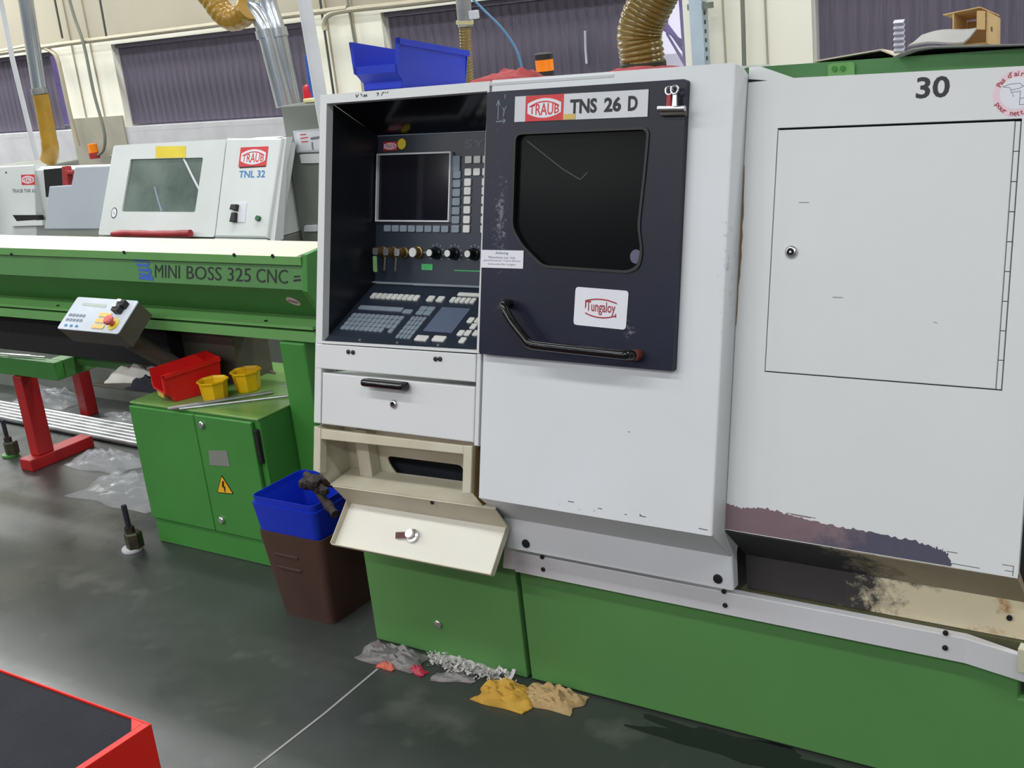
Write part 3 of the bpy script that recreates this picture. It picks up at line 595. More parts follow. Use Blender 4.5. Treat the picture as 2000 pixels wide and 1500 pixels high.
def bin_map(org, yaw, pitch):
    Rm = Matrix.Rotation(yaw, 3, 'Z'); Rm.rotate(Matrix.Rotation(0, 3, 'Z')); Rp = Matrix.Rotation(pitch, 3, 'X'); O = Vector(org)
    def mp(a, b, c):
        v = Vector((a, b, c)); v.rotate(Rp); v.rotate(Rm); return O+v
    return mp
def picking_bin(name, label, m, w, l, h, lip, org, yaw=0, pitch=0, hr=None, taper=.012, cut=.05, front_in=.03, group=None):
    root = thing(name, label, 'bin', org, group); mp = bin_map(org, yaw, pitch); hr = hr or h; t = .003; k = .2*h
    hw, bw = w/2, w/2-taper
    for s, nm in ((-1, 'side_wall'), (1, 'side_wall')):
        sd = [(front_in, 0), (front_in, .16*h), (0, .34*h), (0, h), (l, hr), (l-.01, 0)]
        def sm(y, z, d, s=s): return mp(s*(bw+(hw-bw)*z/h-d), y, z)
        bm = prism(BM(), sd, sm, 0, t)
        prism(bm, [(0, h), (l, hr), (l, hr-.014), (0, h-.014)], sm, -.006, 0)      # rolled rim
        prism(bm, [(0, .36*h), (0, h), (.008, h), (.008, .36*h)], sm, -.006, 0)
        part(nm, bm, m, root)
    part('back_wall', prism(BM(), [(-bw, 0), (bw, 0), (hw, hr), (-hw, hr)], lambda x, z, d: mp(x, l-.01+.01*z/h-d, z), 0, t), m, root)
    part('bottom', prism(BM(), [(-bw, front_in), (bw, front_in), (bw, l-.01), (-bw, l-.01)], lambda x, y, d: mp(x, y, d), 0, t), m, root)
    fr = BM(); prism(fr, [(-bw, 0), (bw, 0), (bw, .17*h), (-bw, .17*h)], lambda x, z, d: mp(x, front_in+d, z), 0, t)
    prism(fr, [(-bw, .16*h), (bw, .16*h), (bw+.003, .34*h), (-bw-.003, .34*h)], lambda x, z, d: mp(x, front_in-(z-.16*h)/(.18*h)*front_in+d, z), 0, t)
    prism(fr, [(-hw+.003, .34*h), (hw-.003, .34*h), (hw-.003, lip), (-hw+.003, lip)], lambda x, z, d: mp(x, d, z), 0, t)
    part('front_lip', fr, m, root)
    return root, mp
rb, mp = picking_bin('picking_bin', 'red open fronted plastic bin on the green cabinet', 'red_plastic', .122, .20, .098, .04, (-3.144, 2.402, .505), math.radians(-22), 0, hr=.112, taper=.008)
part('label_strip', prism(BM(), [(-.03, .014), (.03, .014), (.03, .03), (-.03, .03)], lambda x, z, d: mp(x, .006-d, z), 0, .003), 'ochre_print', rb)
# two yellow tubs
def tub(org, r, h, label):
    t = thing('plastic_tub', label, 'tub', org, 'yellow tubs on the green cabinet')
    b = cyl(BM(), org, (0, 0, 1), [(r*.80, 0), (r*.84, h*.1), (r*.97, h*.9), (r*1.08, h*.92), (r*1.08, h), (r*1.02, h), (r*.92, h*.9), (r*.78, h*.08), (.0, h*.07)], 8)
    part('body', b, 'yellow_plastic', t)
    return t
tub((-2.962, 2.476, .505), .048, .066, 'yellow octagonal tub beside the red bin')
tub((-2.922, 2.584, .505), .048, .068, 'yellow octagonal tub farther from the red bin')
rodA = conduit('metal_rod', [(-3.03, 2.335, .511), (-2.80, 2.575, .511)], .006, 'steel', 'thicker short steel rod lying on the green cabinet', 'rod', 'rods on the green cabinet')
rodB = conduit('metal_rod', [(-2.995, 2.352, .509), (-2.69, 2.585, .509)], .004, 'steel', 'thin long steel rod lying on the green cabinet', 'rod', 'rods on the green cabinet')
def crumple(name, m, cx, cy, cz, rx, ry, h, label, cat, seed, yaw=0, nx=22, ny=16, fold=1.0, noise_s=2.2, bottom=True):
    """a cloth dropped in folds: closed lumpy sheet resting at height cz"""
    bm = BM(); gr = []
    for j in range(ny+1):
        row = []
        for i in range(nx+1):
            a, b = 2*i/nx-1, 2*j/ny-1
            rr = max(abs(a), abs(b)); e = max(0, 1-(a*a*.9+b*b*.9)) if True else 0
            nv = noise.noise(Vector((a*noise_s+seed*3.1, b*noise_s, seed)))
            n2 = noise.noise(Vector((a*noise_s*2.3, b*noise_s*2.3+seed, seed*1.7)))
            k = 1+.35*noise.noise(Vector((math.atan2(b, a)*1.3, seed*2.0, 0)))
            x, y = a*rx*k, b*ry*k
            z = h*(.12+.75*e**.7*(.55+.9*abs(nv)*fold)+.25*n2*e)
            z = max(z, .002)
            if rr > .99: z = .0015+.004*abs(n2)
            row.append(bm.verts.new((cx+x*math.cos(yaw)-y*math.sin(yaw), cy+x*math.sin(yaw)+y*math.cos(yaw), cz+z)))
        gr.append(row)
    for j in range(ny):
        for i in range(nx): bm.faces.new((gr[j][i], gr[j][i+1], gr[j+1][i+1], gr[j+1][i]))
    rim = gr[0]+[g[-1] for g in gr[1:]]+gr[-1][-2::-1]+[g[0] for g in gr[-2:0:-1]]
    low = [bm.verts.new((v.co.x, v.co.y, cz)) for v in rim]
    for i in range(len(rim)): bm.faces.new((rim[i], rim[(i+1) % len(rim)], low[(i+1) % len(rim)], low[i]))
    bm.faces.new(low)
    return tag(part(name, bm, m, None, smooth=True), label, cat)
crumple('plastic_film', 'film', -2.76, 2.70, .505, .08, .06, .02, 'crumpled clear film on the green cabinet beside the post', 'film', 5)
# gloves and cloth at the cabinet's far corner, lying on a small stand
crumple('white_rag', 'white_cloth', -3.53, 2.66, .466, .15, .05, .085, 'white rag lying to the side of the red bin', 'rag', 8, yaw=.25)
crumple('black_cloth', 'dark_cloth', -3.41, 2.585, .4655, .12, .035, .055, 'dark navy cloth in front of the white rag', 'cloth', 11)

# ------------------------------------------------------------------ red legged stand, rods on the floor, levelling feet
rs = thing('bar_stand', 'bar stand with red legs and a green top rail', 'stand', (-4.5, 3.0, 0))
part('top_rail', box(-5.9, -4.14, 2.70, 2.74, .395, .47, bev=.004), 'green_cab', rs)
part('cross_rail', box(-4.22, -4.14, 2.742, 3.3, .395, .47, bev=.004), 'green_dirty', rs)
part('cross_rail', box(-4.14, -3.66, 2.80, 2.84, .43, .54, bev=.004), 'green_dirty', rs)
part('leg', box(-4.435, -4.375, 2.69, 2.765, .0505, .394, bev=.004), 'red_leg', rs)
part('leg', box(-4.83, -4.77, 3.225, 3.285, .0, .60, bev=.004), 'red_leg', rs)
part('foot_rail', box(-4.445, -4.365, 2.64, 2.95, .0, .05, bev=.004), 'red_leg', rs)
for q0, q1, lb in (((-4.525,2.73,0.505), (-4.325,2.694,0.505), 'short thin rod lying on the green rail at the red leg'), ((-4.464,2.751,0.505), (-4.232,2.753,0.505), 'long thin rod lying on the dark tray under the bar feeder')):
    q0 = (q0[0], 2.712, .478); q1 = (q1[0], 2.728, .478)
    conduit('thin_rod', [q0, q1], .004, 'steel', lb, 'rod', 'thin rods on the stand')
for k in range(6):
    y0 = 3.005+.030*k
    tag(part('bar_stock', tube(BM(), [(-5.9, y0+.06, .014), (-3.52, y0-.02, .014)], .013, 10), 'steel', None, smooth=True),
        ('bright steel bar on the floor, nearest of the bundle behind the red leg', 'second nearest bright steel bar of the bundle behind the red leg', 'third nearest bright steel bar of the bundle behind the red leg',
         'fourth nearest bright steel bar of the bundle behind the red leg', 'second farthest bright steel bar of the bundle behind the red leg', 'farthest bright steel bar of the bundle behind the red leg')[k], 'bar', 'steel bars on the floor')
crumple('plastic_film', 'film', -3.74, 2.64, .001, .24, .13, .05, 'crumpled clear film on the floor beside the green cabinet', 'film', 21, fold=1.6, noise_s=4)
crumple('plastic_film', 'film', -4.12, 2.82, .001, .18, .08, .06, 'clear film lying beside the red foot rail', 'film', 25, fold=1.6, noise_s=4)
crumple('plastic_film', 'film', -4.45, 3.265, .001, .26, .05, .03, 'flat film behind the steel bars at the far red leg', 'film', 27, fold=1.4, noise_s=3)
crumple('plastic_film', 'film', -5.2, 3.33, .001, .2, .09, .08, 'white film heap behind the steel bars at the edge of view', 'film', 31, fold=1.5, noise_s=3)
def lev_foot(x, y, label, pad):
    t = thing('levelling_foot', label, 'foot', (x, y, 0), 'levelling feet')
    part('pad', cyl(BM(), (x, y, 0), (0, 0, 1), [(.034, 0), (.036, .006), (.034, .012)], 20), pad, t, smooth=True)
    part('block', cyl(BM(), (x+.012, y+.006, .0125), (0, 0, 1), [(.030, 0), (.030, .05), (.026, .055)], 6), 'olive_metal', t)
    part('nut', cyl(BM(), (x+.008, y, .068), (0, 0, 1), [(.017, 0), (.017, .02)], 6), 'brown_rag', t)
    part('stud', tube(BM(), [(x+.006, y, .0885), (x+.004, y, .165)], .0095, 10), 'dark_cloth', t, smooth=True)
lev_foot(-3.285, 2.275, 'levelling foot with dark stud on a white pad by the green cabinet', 'bezel_white')
lev_foot(-4.66, 2.735, 'levelling foot with green block in front of the red leg', 'green_cab')
cn = conduit('steel_channel', [(-3.541,2.9,0.5773), (-2.962,2.75,0.4901)], .016, 'box_grey', 'brown grey rod leaning down behind the yellow tubs', 'rod', seg=6)
tag(part('red_crate', box(-3.02, -2.72, 3.05, 3.3, .25, .43, bev=.01), 'red_leg', None), 'dark red box behind the yellow tubs', 'box')
st2 = tag(part('grey_step', box(-3.5, -2.7, 3.0, 3.34, 0, .249, bev=.01), 'machine_grey', None), 'grey step box under the dark red box', 'box')
tag(part('grey_duct', yz([(3.7, .0), (3.45, .0), (3.45, .22), (3.55, .30), (3.7, .30)], -6.6, -4.52), 'machine_grey', None), 'grey low machine base behind the red legs', 'base')

# ------------------------------------------------------------------ bins by the lathe
def open_box(bm, x0, x1, y0, y1, z0, z1, tx, ty, t=.004, rim=0, foot=0):
    o0 = [(x0+tx, y0+ty), (x1-tx, y0+ty), (x1-tx, y1-ty), (x0+tx, y1-ty)]; o1 = [(x0, y0), (x1, y0), (x1, y1), (x0, y1)]
    def loop(pts, z, ins=0):
        cx = sum(p[0] for p in pts)/4; cy = sum(p[1] for p in pts)/4
        pts = [(p[0]-math.copysign(ins, p[0]-cx), p[1]-math.copysign(ins, p[1]-cy)) for p in pts]
        q = rpoly(pts, .02, 3); return [bm.verts.new((a, b, z)) for a, b in q]
    ls = [loop(o0, z0), loop(o1, z1-.02)]
    ls += [loop(o1, z1-.02, -rim), loop(o1, z1, -rim)] if rim else [loop(o1, z1)]
    ls += [loop(o1, z1, t), loop(o0, z0+t, t)]
    for a, b in zip(ls, ls[1:]):
        n = len(a)
        for i in range(n): bm.faces.new((a[i], a[(i+1) % n], b[(i+1) % n], b[i]))
    bm.faces.new(ls[0][::-1]); bm.faces.new(ls[-1]); return bm
bb = thing('brown_bin', 'grimy brown waste bin beside the green lathe base', 'bin', (-2.365, 2.26, 0))
part('body', open_box(BM(), -2.478, -2.235, 2.13, 2.37, 0, .272, .026, .02), 'brown_plastic', bb, smooth=True)
for zz in (.158, .200):
    yy = 2.13+.02*(1-zz/.272)
    part('grip_rib', box(-2.425, -2.335, yy-.005, yy+.003, zz, zz+.008, bev=.002), 'brown_plastic', bb)
b2 = thing('blue_insert_bin', 'blue plastic bin nested in the brown bin', 'bin', (-2.365, 2.26, .15))
part('body', open_box(BM(), -2.487, -2.238, 2.128, 2.345, .16, .375, .022, .016, rim=.006), 'blue_plastic', b2, smooth=True)
bm = tube(BM(), spline([(-2.286,2.17,0.451), (-2.243,2.15,0.4375), (-2.187,2.12,0.4158), (-2.119,2.09,0.3898)], 6), [.010+.009*abs(noise.noise(Vector((i*.7, 3, 1)))) for i in range(19)], 9)
for k in range(14):
    a = Vector((-2.20+.10*(k/14-.5), 2.14+random.uniform(-.03, .05), .45+random.uniform(-.012, .012)))
    bmesh.ops.create_icosphere(bm, subdivisions=1, radius=random.uniform(.012, .026), matrix=Matrix.Translation(a))
tag(part('oily_rag', bm, 'brown_rag', None, smooth=True), 'dark oily rag hanging over the blue bin under the flap', 'rag')

# red cart in the foreground
rc = thing('red_cart', 'red steel cart with a black mat in its tray', 'cart', (-2.4, .85, 0))
X0, X1, Y0, Y1, ZT = -3.4, -1.84, .35, 1.232, .35
part('right_side', box(X1-.004, X1, Y0, Y1, .0, ZT, bev=.001), 'red_cart', rc); part('back_side', box(X0, X1-.0045, Y1-.004, Y1, .0, ZT, bev=.001), 'red_cart', rc)
part('left_side', box(X0-.004, X0-.0005, Y0, Y1, .0, ZT), 'red_cart', rc); part('front_side', box(X0, X1-.0045, Y0, Y0+.004, .0, ZT), 'red_cart', rc)
part('rim', box(X1-.018, X1-.0045, Y0+.005, Y1-.0045, ZT-.004, ZT-.001), 'red_cart', rc)
part('rim_gusset', prism(BM(), [(X1-.019, Y1-.0045), (X1-.019, Y1-.034), (X1-.055, Y1-.0045)], lambda x, y, z: Vector((x, y, z)), ZT-.003, ZT-.001), 'red_cart', rc)
part('mat', box(X0+.005, X1-.019, Y0+.005, Y1-.0045, ZT-.02, ZT-.0045), 'mat_black', rc, 'black rubber mat')
# ------------------------------------------------------------------ the big lathe
lathe = thing('cnc_lathe', 'large cream lathe numbered 30 on a green base with black door', 'machine', (-1.25, 2.5, 0))
part('enclosure', yz([(2.46, .33), (2.46, 1.29), (2.62, 1.30), (3.1, 1.30), (3.1, .33)], -2.06, -.43), 'cream_paint', lathe)
part('bed', box(-2.085, -.43, 2.17, 3.1, .001, .329), 'gap_grey', lathe)
part('top_plate', yz([(2.226, 1.446), (2.226, 1.452), (3.05, 1.394), (3.05, 1.388)], -2.072, -1.26), 'cream_paint', lathe)
# green base
bl = part('base_panel', box(-2.089, -1.594, 2.14, 2.169, .002, .43, bev=.003), 'green_paint', lathe)
q = (-1.86,2.138,0.098)
part('lock', cyl(BM(), (q[0], 2.14, q[2]), (0, -1, 0), [(.011, 0), (.011, .005), (.007, .008)], 16), 'chrome', bl, smooth=True)
xe = (-0.436,2.14,0.267)[0]
part('base_panel', prism(BM(), [(-1.580, .004), (-.20, .004), (-.20, .245), (xe, .245), (xe, .318), (-1.580, .318)], V(2.169), 0, .029, .003), 'green_paint', lathe)
part('dark_recess', box(xe+.002, -.20, 2.18, 2.6, .246, .33), 'dark_void', lathe)
part('corner_angle', box((-0.4276,2.1,0.3819)[0], -.30, 2.085, 2.11, .335, .385, bev=.002), 'cream_old', lathe)
# trim rail
tb = -.53
tr = part('base_trim', prism(BM(), [(-1.576, 2.118), (tb, 2.118), (-.405, 2.105), (-.405, 2.115), (tb+.0, 2.139), (-1.576, 2.139)], lambda x, y, z: Vector((x, y, z-((x+.53)*.07 if x > -.52 else 0))), .312, .366, .002), 'trim_white', lathe, 'white trim rail')
for q in ((-1.492,2.117,0.3662), (-1.493,2.117,0.3339), (-1.028,2.117,0.3678), (-1.027,2.117,0.3348), (-0.565,2.117,0.3703), (-0.5659,2.117,0.3377)):
    part('screw', cyl(BM(), (q[0], 2.118, q[2]), (0, -1, 0), [(.0055, 0), (.0055, .003), (.003, .004)], 10), 'rubber_black', tr, smooth=True)
part('grime_ledge', prism(BM(), [(-1.0, 2.14), (-.43, 2.14), (-.43, 2.169), (-1.0, 2.169)], lambda x, y, z: Vector((x, y, z)), .345, .3665), 'grime', lathe)
part('side_plate', prism(BM(), rpoly([(-1.584,2.11,0.4483)[::2], (-1.56,2.11,0.4521)[::2], (-1.575,2.11,0.3164)[::2], (-1.613,2.11,0.3149)[::2]], .004), V(2.125), 0, .006), 'cream_paint', lathe)

# sliding hood
HX0, HX1 = -1.5665, -.990
def Pyz(s, n): v = P(0, s, n); return (v.y, v.z)
hood = part('sliding_hood', yz([(2.0, .555), Pyz(.931, 0), Pyz(.931, -.03), Pyz(.905, -.10), (2.2, .62), (2.115, .468), (2.112, .392), (2.086, .392), (2.086, .470)], HX0, HX1, .004), 'hood_paint', lathe)
for q in ((-1.512,2.085,0.4115), (-1.025,2.085,0.4129)):
    part('hole_plug', cyl(BM(), (q[0], 2.086, q[2]), (0, -1, 0), [(.011, 0), (.010, .003), (.006, .004)], 16), 'rubber_black', hood, smooth=True)
# black door
door_out = rpoly([(-1.5665, .329), (-1.0855, .326), (-1.0855, .903), (-1.5665, .903)], .006, 3)
win_pts = [(-1.487, .810), (-1.487, .609), (-1.459, .571), (-1.404, .528), (-1.195, .522), (-1.172, .534), (-1.167, .566), (-1.177, .614), (-1.168, .731), (-1.164, .810)]
door = part('door', ring(BM(), door_out, [rpoly(win_pts, .016)], P, .0006, .018), 'black_door', lathe, 'worn black door')
cxw, cyw = -1.325, .67
gsk = [(cxw+(a-cxw)*1.022, cyw+(b-cyw)*1.022) for a, b in win_pts]
part('window_gasket', ring(BM(), rpoly(gsk, .018), [rpoly([(cxw+(a-cxw)*.985, cyw+(b-cyw)*.985) for a, b in win_pts], .015)], P, .0182, .021), 'rubber_black', door, smooth=True)
part('window_pane', prism(BM(), [(cxw+(a-cxw)*1.01, cyw+(b-cyw)*1.01) for a, b in win_pts], P, .001, .009), 'black_glass', door)
part('pane_scratch', stroke(stroke(BM(), [(-1.462, .795), (-1.37, .734), (-1.325, .711)], .002, P, .0095), [(-1.325, .711), (-1.308, .726)], .002, P, .0095), mat('faint_grey', (52, 52, 54), .4), door)
q = (-1.185,0.5535)
part('pane_sticker', disc(BM(), *q, .0135, .0145, P, .0092, .0098), mat('sticker_violet', (82, 80, 104), .4), door)
part('name_plate', prism(BM(), [(-1.490, .835), (-1.167, .833), (-1.167, .887), (-1.490, .889)], P, .0184, .0205), 'bezel_white', door)
badge(door, -1.462, -1.366, .8345, .8885, P, .0209, 'TRAUB')
part('lettering', text(BM(), 'TNS', P, -1.350, -1.285, .846, .876, .0212, .036), 'black_print', door)
part('lettering', text(BM(), '26', P, -1.268, -1.228, .846, .876, .0212, .036), 'black_print', door)
part('lettering', text(BM(), 'D', P, -1.212, -1.190, .846, .876, .0212, .036), 'black_print', door)
part('tape', flat(BM(), [(-1.366, .835), (-1.336, .835), (-1.336, .846), (-1.366, .846)], P, .0214), 'ochre_print', door, 'small ochre tape')
part('notice_card', prism(BM(), [(-1.5668, .5205), (-1.455, .521), (-1.455, .560), (-1.5668, .5595)], P, .0185, .0196), 'paper_white', door, 'white notice card')
bm = BM(); text(bm, 'Achtung', P, -1.529, -1.495, .5495, .5565, .020, .01)
text(bm, 'Maschine nur mit', P, -1.547, -1.476, .5415, .5465, .020)
text(bm, 'geschlossener Tuere fahren', P, -1.560, -1.462, .5345, .5390, .020); text(bm, 'Schutzbrille tragen', P, -1.548, -1.474, .5265, .5310, .020)
part('notice_print', bm, 'grey_print', door)
tq = [(-1.320, .487), (-1.193, .483), (-1.196, .403), (-1.322, .407)]
part('advert_card', prism(BM(), rpoly(tq, .008), P, .0184, .0195), 'paper_white', door, 'white card with a red logo')
bm = BM()
SK = lambda x, s, n: P(x, s-.035*(x+1.257), n)
text(bm, 'Tungaloy', SK, -1.292, -1.222, .430, .458, .0200, .012)
arcband(bm, -1.295, -1.219, lambda a: .463-.006*(2*a-1)**2, .0028, SK, .0200); arcband(bm, -1.294, -1.220, lambda a: .425+.007*(2*a-1)**2, .0028, SK, .0200)
flat(bm, [(-1.295, .457), (-1.292, .457), (-1.292, .446), (-1.295, .440)], SK, .0200); flat(bm, [(-1.222, .436), (-1.2195, .436), (-1.2195, .428), (-1.222, .428)], SK, .0200)
part('advert_print', bm, 'red_dark_print', door)
hp = [(-1.487, .444, .017), (-1.483, .443, .045), (-1.476, .436, .056), (-1.455, .408, .058), (-1.417, .371, .058), (-1.404, .3625, .058), (-1.37, .3595, .058), (-1.20, .3545, .056), (-1.172, .3535, .045), (-1.165, .3535, .017)]
part('handle', tube(BM(), spline([P(*h) for h in hp], 6), .0105, 14), 'gloss_black', door, 'bent black grab handle', smooth=True)
part('handle_boot', cyl(BM(), P(-1.165, .3535, .0182), P(0, 0, 1)-P(0, 0, 0), [(.0125, 0), (.012, .012), (.011, .02)], 14), mat('oxide_red', (96, 42, 36), .6), door, smooth=True)
bm = BM()
for L in ([(-1.535, .842), (-1.535, .882)], [(-1.540, .872), (-1.535, .884), (-1.530, .872)], [(-1.524, .868), (-1.519, .860), (-1.514, .870)], [(-1.519, .860), (-1.521, .848)], [(-1.540, .838), (-1.515, .839)], [(-1.521, .844), (-1.515, .839), (-1.521, .834)], [(-1.518, .895), (-1.518, .886)]): stroke(bm, L, .0018, P, .0184)
part('scratched_mark', bm, 'key_grey', door)
# clip hanging at the door's corner
bc = thing('bulldog_clip', 'shiny bulldog clip on the top corner of the black door', 'clip', P(-1.110, .845, .02))
part('jaw', tube(BM(), [P(-1.137, .8455, .033), P(-1.078, .8435, .033)], .0055, 12), 'chrome', bc, smooth=True)
part('jaw', prism(BM(), [(-1.134, .832), (-1.080, .831), (-1.080, .842), (-1.134, .842)], P, .0185, .030, .003), 'box_grey', bc)
for k, (a, b) in enumerate(((-1.116, .880), (-1.101, .880))):
    ci = [P(a+.0075*math.cos(t*math.pi/8), b+.0075*math.sin(t*math.pi/8), .030+.006*k) for t in range(17)]
    part('loop', tube(BM(), ci, .0024, 8), 'chrome', bc, smooth=True)
    part('grip', prism(BM(), [(a-.005, .846), (a+.006, .846), (a+.004, .874), (a-.004, .874)], P, .026+.005*k, .032+.004*k, .001), 'cover_red' if k == 0 else 'chrome', bc)

# right panel with the access door
RN = -.06
pan = [(-.9885, .004), (-.4245, .001), (-.4245, .900), (-.895, .905), (-.966, .932), (-.9885, .931)]
dr = [(-.9225, .333), (-.4735, .3335), (-.4735, .811), (-.9225, .811)]
rp = part('side_panel', ring(BM(), pan, [dr], P, RN-.012, RN), 'cream_paint', lathe)
part('door_gap', prism(BM(), [(-.93, .325), (-.466, .325), (-.466, .82), (-.93, .82)], P, RN-.018, RN-.0125), 'dark_void', rp)
ad = part('access_door', prism(BM(), [(-.9205, .3350), (-.4850, .3355), (-.4850, .8065), (-.9205, .8065)], P, RN-.012, RN+.001, .0015), 'cream_paint', lathe)
kn = None
for k in range(9):
    s0 = .3355+.0524*k
    if kn is None: kn = part('hinge_knuckle', prism(BM(), [(-.4835, s0), (-.4755, s0), (-.4755, s0+.0512), (-.4835, s0+.0512)], P, RN-.010, RN+.001, .001), 'cream_paint', ad)
    else: again(kn, WL[kn.name]+(P(0, .0524*k, 0)-P(0, 0, 0)), ad)
q = (-0.8795,0.5712)
ax = P(0, 0, 1)-P(0, 0, 0)
part('lock', cyl(BM(), P(q[0], q[1], RN+.001), ax, [(.0125, 0), (.0125, .003), (.010, .006), (.0075, .0065), (.007, .002)], 20), 'chrome', ad, smooth=True)
part('lock_core', cyl(BM(), P(q[0], q[1], RN+.004), ax, [(.0065, 0), (.0065, .003)], 14), 'dark_void', ad)
part('lock_pin', cyl(BM(), P(q[0], q[1], RN+.0072), ax, [(.003, 0), (.003, .001)], 4), 'chrome', ad)
part('dark_slit', prism(BM(), [(-.9885, .908), (-.950, .9035), (-.9885, .902)], P, RN+.0002, RN+.0008), 'dark_void', rp)
part('numerals', text(BM(), '30', P, -.6595, -.6000, .8535, .8920, RN+.0006, .022), 'black_print', rp, 'black numerals')
sc = (-.4855, .8545); SR = .040
part('round_sticker', disc(BM(), *sc, SR, SR, P, RN+.0002, RN+.0006, 40), 'pink_print', rp, 'round pink sticker')
part('sticker_face', disc(BM(), *sc, SR*.70, SR*.70, P, RN+.0007, RN+.0009, 36), 'paper_white', rp)
def arctext(bm, s, c, r, a0, step, size, mp, d, inside=False):
    for i, ch in enumerate(s):
        if ch == ' ': continue
        v, fs = textmesh(ch, .02)
        a = math.radians(a0+(step*i if inside else -step*i)); ca, sa = math.cos(a), math.sin(a)
        if inside: ux, uy, wx, wy = -sa, ca, -ca, -sa
        else: ux, uy, wx, wy = sa, -ca, ca, sa
        vs = [bm.verts.new(mp(c[0]+ca*r+(x-.3)*size*ux+(y-.35)*size*wx, c[1]+sa*r+(x-.3)*size*uy+(y-.35)*size*wy, d)) for x, y in v]
        for q in fs:
            try: bm.faces.new([vs[k] for k in q])
            except ValueError: pass
bm = BM(); arctext(bm, "Pas d'air comprimé", sc, SR*.85, 152, 9.6, .0125, P, RN+.0010); arctext(bm, "pour nettoyage", sc, SR*.85, 212, 9.8, .0125, P, RN+.0010, True)
part('sticker_lettering', bm, 'red_dark_print', rp)
bm = BM()
for L in ([(-.024, .012), (-.012, .016), (.004, .017), (.010, .012), (.004, .008), (-.010, .006), (-.012, .010), (-.024, .012)], [(-.010, .006), (-.008, .000), (-.004, .003), (.002, .002), (.006, .004)], [(.010, .012), (.016, .006), (.014, -.008), (.006, -.010), (.006, .004)], [(.006, -.010), (.006, -.020), (.014, -.020), (.014, -.008)], [(-.006, -.002), (-.005, -.006)]):
    stroke(bm, [(sc[0]+a, sc[1]+b) for a, b in L], .0009, P, RN+.0012)
part('hand_drawing', bm, 'grey_print', rp)
# worn bare strip along the lower edge of the panel
rn = random.Random(4); up = []; pts = [(-.9885, .057), (-.955, .054), (-.91, .060), (-.84, .053), (-.76, .046), (-.69, .044), (-.60, .039), (-.565, .032), (-.546, .026)]
for (a, b), (c, e) in zip(pts, pts[1:]):
    for k in range(14):
        t = k/14; up.append((a+(c-a)*t, b+(e-b)*t+rn.uniform(-.0022, .0022)+(rn.uniform(.002, .005) if rn.random() < .12 else 0)))
dn = [(-.546, .026)]+[(-.541+rn.uniform(-.006, .006), .024-.0035*k) for k in range(1, 7)]+[(-.545, .0035), (-.9885, .0055)]
part('worn_strip', flat(BM(), up+dn, P, RN+.0004), 'purple_worn', rp, 'bare worn metal strip')
for L in ([(-.86, .0575), (-.80, .0555)], [(-.85, .0555), (-.81, .0545)], [(-.545, .0095), (-.49, .0085)], [(-.55, .030), (-.53, .030)], [(-.452, .022), (-.432, .022)], [(-.447, .012), (-.432, .012)], [(-.433, .022), (-.433, .004)]): part('scratch', stroke(BM(), L, .0012, P, RN+.0005), 'purple_worn', rp)
for L in ([(-1.33, .0245), (-1.315, .0245)], [(-1.255, .020), (-1.245, .0195)], [(-1.19, .016), (-1.185, .016)], [(-1.155, .018), (-1.14, .0175)], [(-1.155, .022), (-1.15, .0175)], [(-1.19, .190), (-1.187, .191)], [(-1.02, .012), (-1.0, .011)]): part('scratch', stroke(BM(), L, .0016, P, .0005), 'gap_grey', hood)
for L in ([(-.870, .667), (-.850, .667)], [(-.792, .487), (-.772, .487)], [(-.60, .45), (-.594, .448)]): part('scratch', stroke(BM(), L, .001, P, RN+.0024), 'key_grey', ad)
rn = random.Random(6); g_ = [(-.9885, .74-.02*k) for k in range(17)]
part('rust_stain', flat(BM(), g_+[(-.9875+.0042*math.sin(k*.19)*rn.uniform(.2, 1.3), .42+.02*k) for k in range(17)], P, RN+.0003), 'rust', rp, 'flaking rust along the gap')
# underside, skirt plate
f0, f1 = (-1.006,2.15,0.4425), (-0.4431,2.15,0.4514)
g0, g1 = (-1.013,2.15,0.3658), (-0.4471,2.15,0.3639)
part('underside', yz([Pyz(.0, RN-.001), (2.15, (f0[2]+f1[2])/2), (2.158, (f0[2]+f1[2])/2+.004), Pyz(.012, RN-.013)], -.9885, -.4245), 'under_dark', lathe)
zt = (f0[2]+f1[2])/2; zb = .3675
sk = part('skirt_plate', prism(BM(), [(-.9885, zb), (-.4300, zb), (-.4245, zt), (-.9885, zt)], V(2.158), 0, .008), 'skirt_beige', lathe, 'rusty beige skirt plate with flaking dark paint')
q = (-0.4561,2.15,0.4099)
part('screw', cyl(BM(), (q[0], 2.15, q[2]), (0, -1, 0), [(.0055, 0), (.0055, .004)], 10), 'rubber_black', sk)
part('end_plate', yz([Pyz(.02, RN-.014), Pyz(.895, RN-.014), (2.459, 1.288), (2.459, .40), (2.17, .40)], -.4275, -.4255), 'rubber_black', lathe, 'black plate standing in for the unlit end')  # added plate, coloured black for the unlit side of the machine

# ---------------- console
CX0, CX1 = -2.0765, -1.5715
con = part('console_frame', ring(BM(), [(CX0, .3205), (CX1, .3285), (CX1, .929), (CX0, .925)], [[(-2.055, .327), (-1.5835, .335), (-1.5765, .9075), (-2.055, .9035)]], P, -.02, .003), 'cream_paint', lathe)
part('side_post', prism(BM(), [(CX0-.002, .121), (-2.056, .121), (-2.056, .3200), (CX0-.002, .3200)], P, -.05, .003, .002), 'cream_paint', con)
part('side_post', prism(BM(), [(-1.5830, .118), (CX1, .118), (CX1, .3270), (-1.5830, .3270)], P, -.05, .003, .002), 'cream_paint', con)
def wallx(x0, x1, pts): return prism(BM(), pts, lambda s, n, x: P(x, s, n), x0, x1)
wl = [(.327, -.004), (.472, -.192), (.846, -.190), (.9035, -.0205), (.327, -.0205)]
wl = [(.334, -.0205), (.472, -.195), (.846, -.193), (.9035, -.0205)]
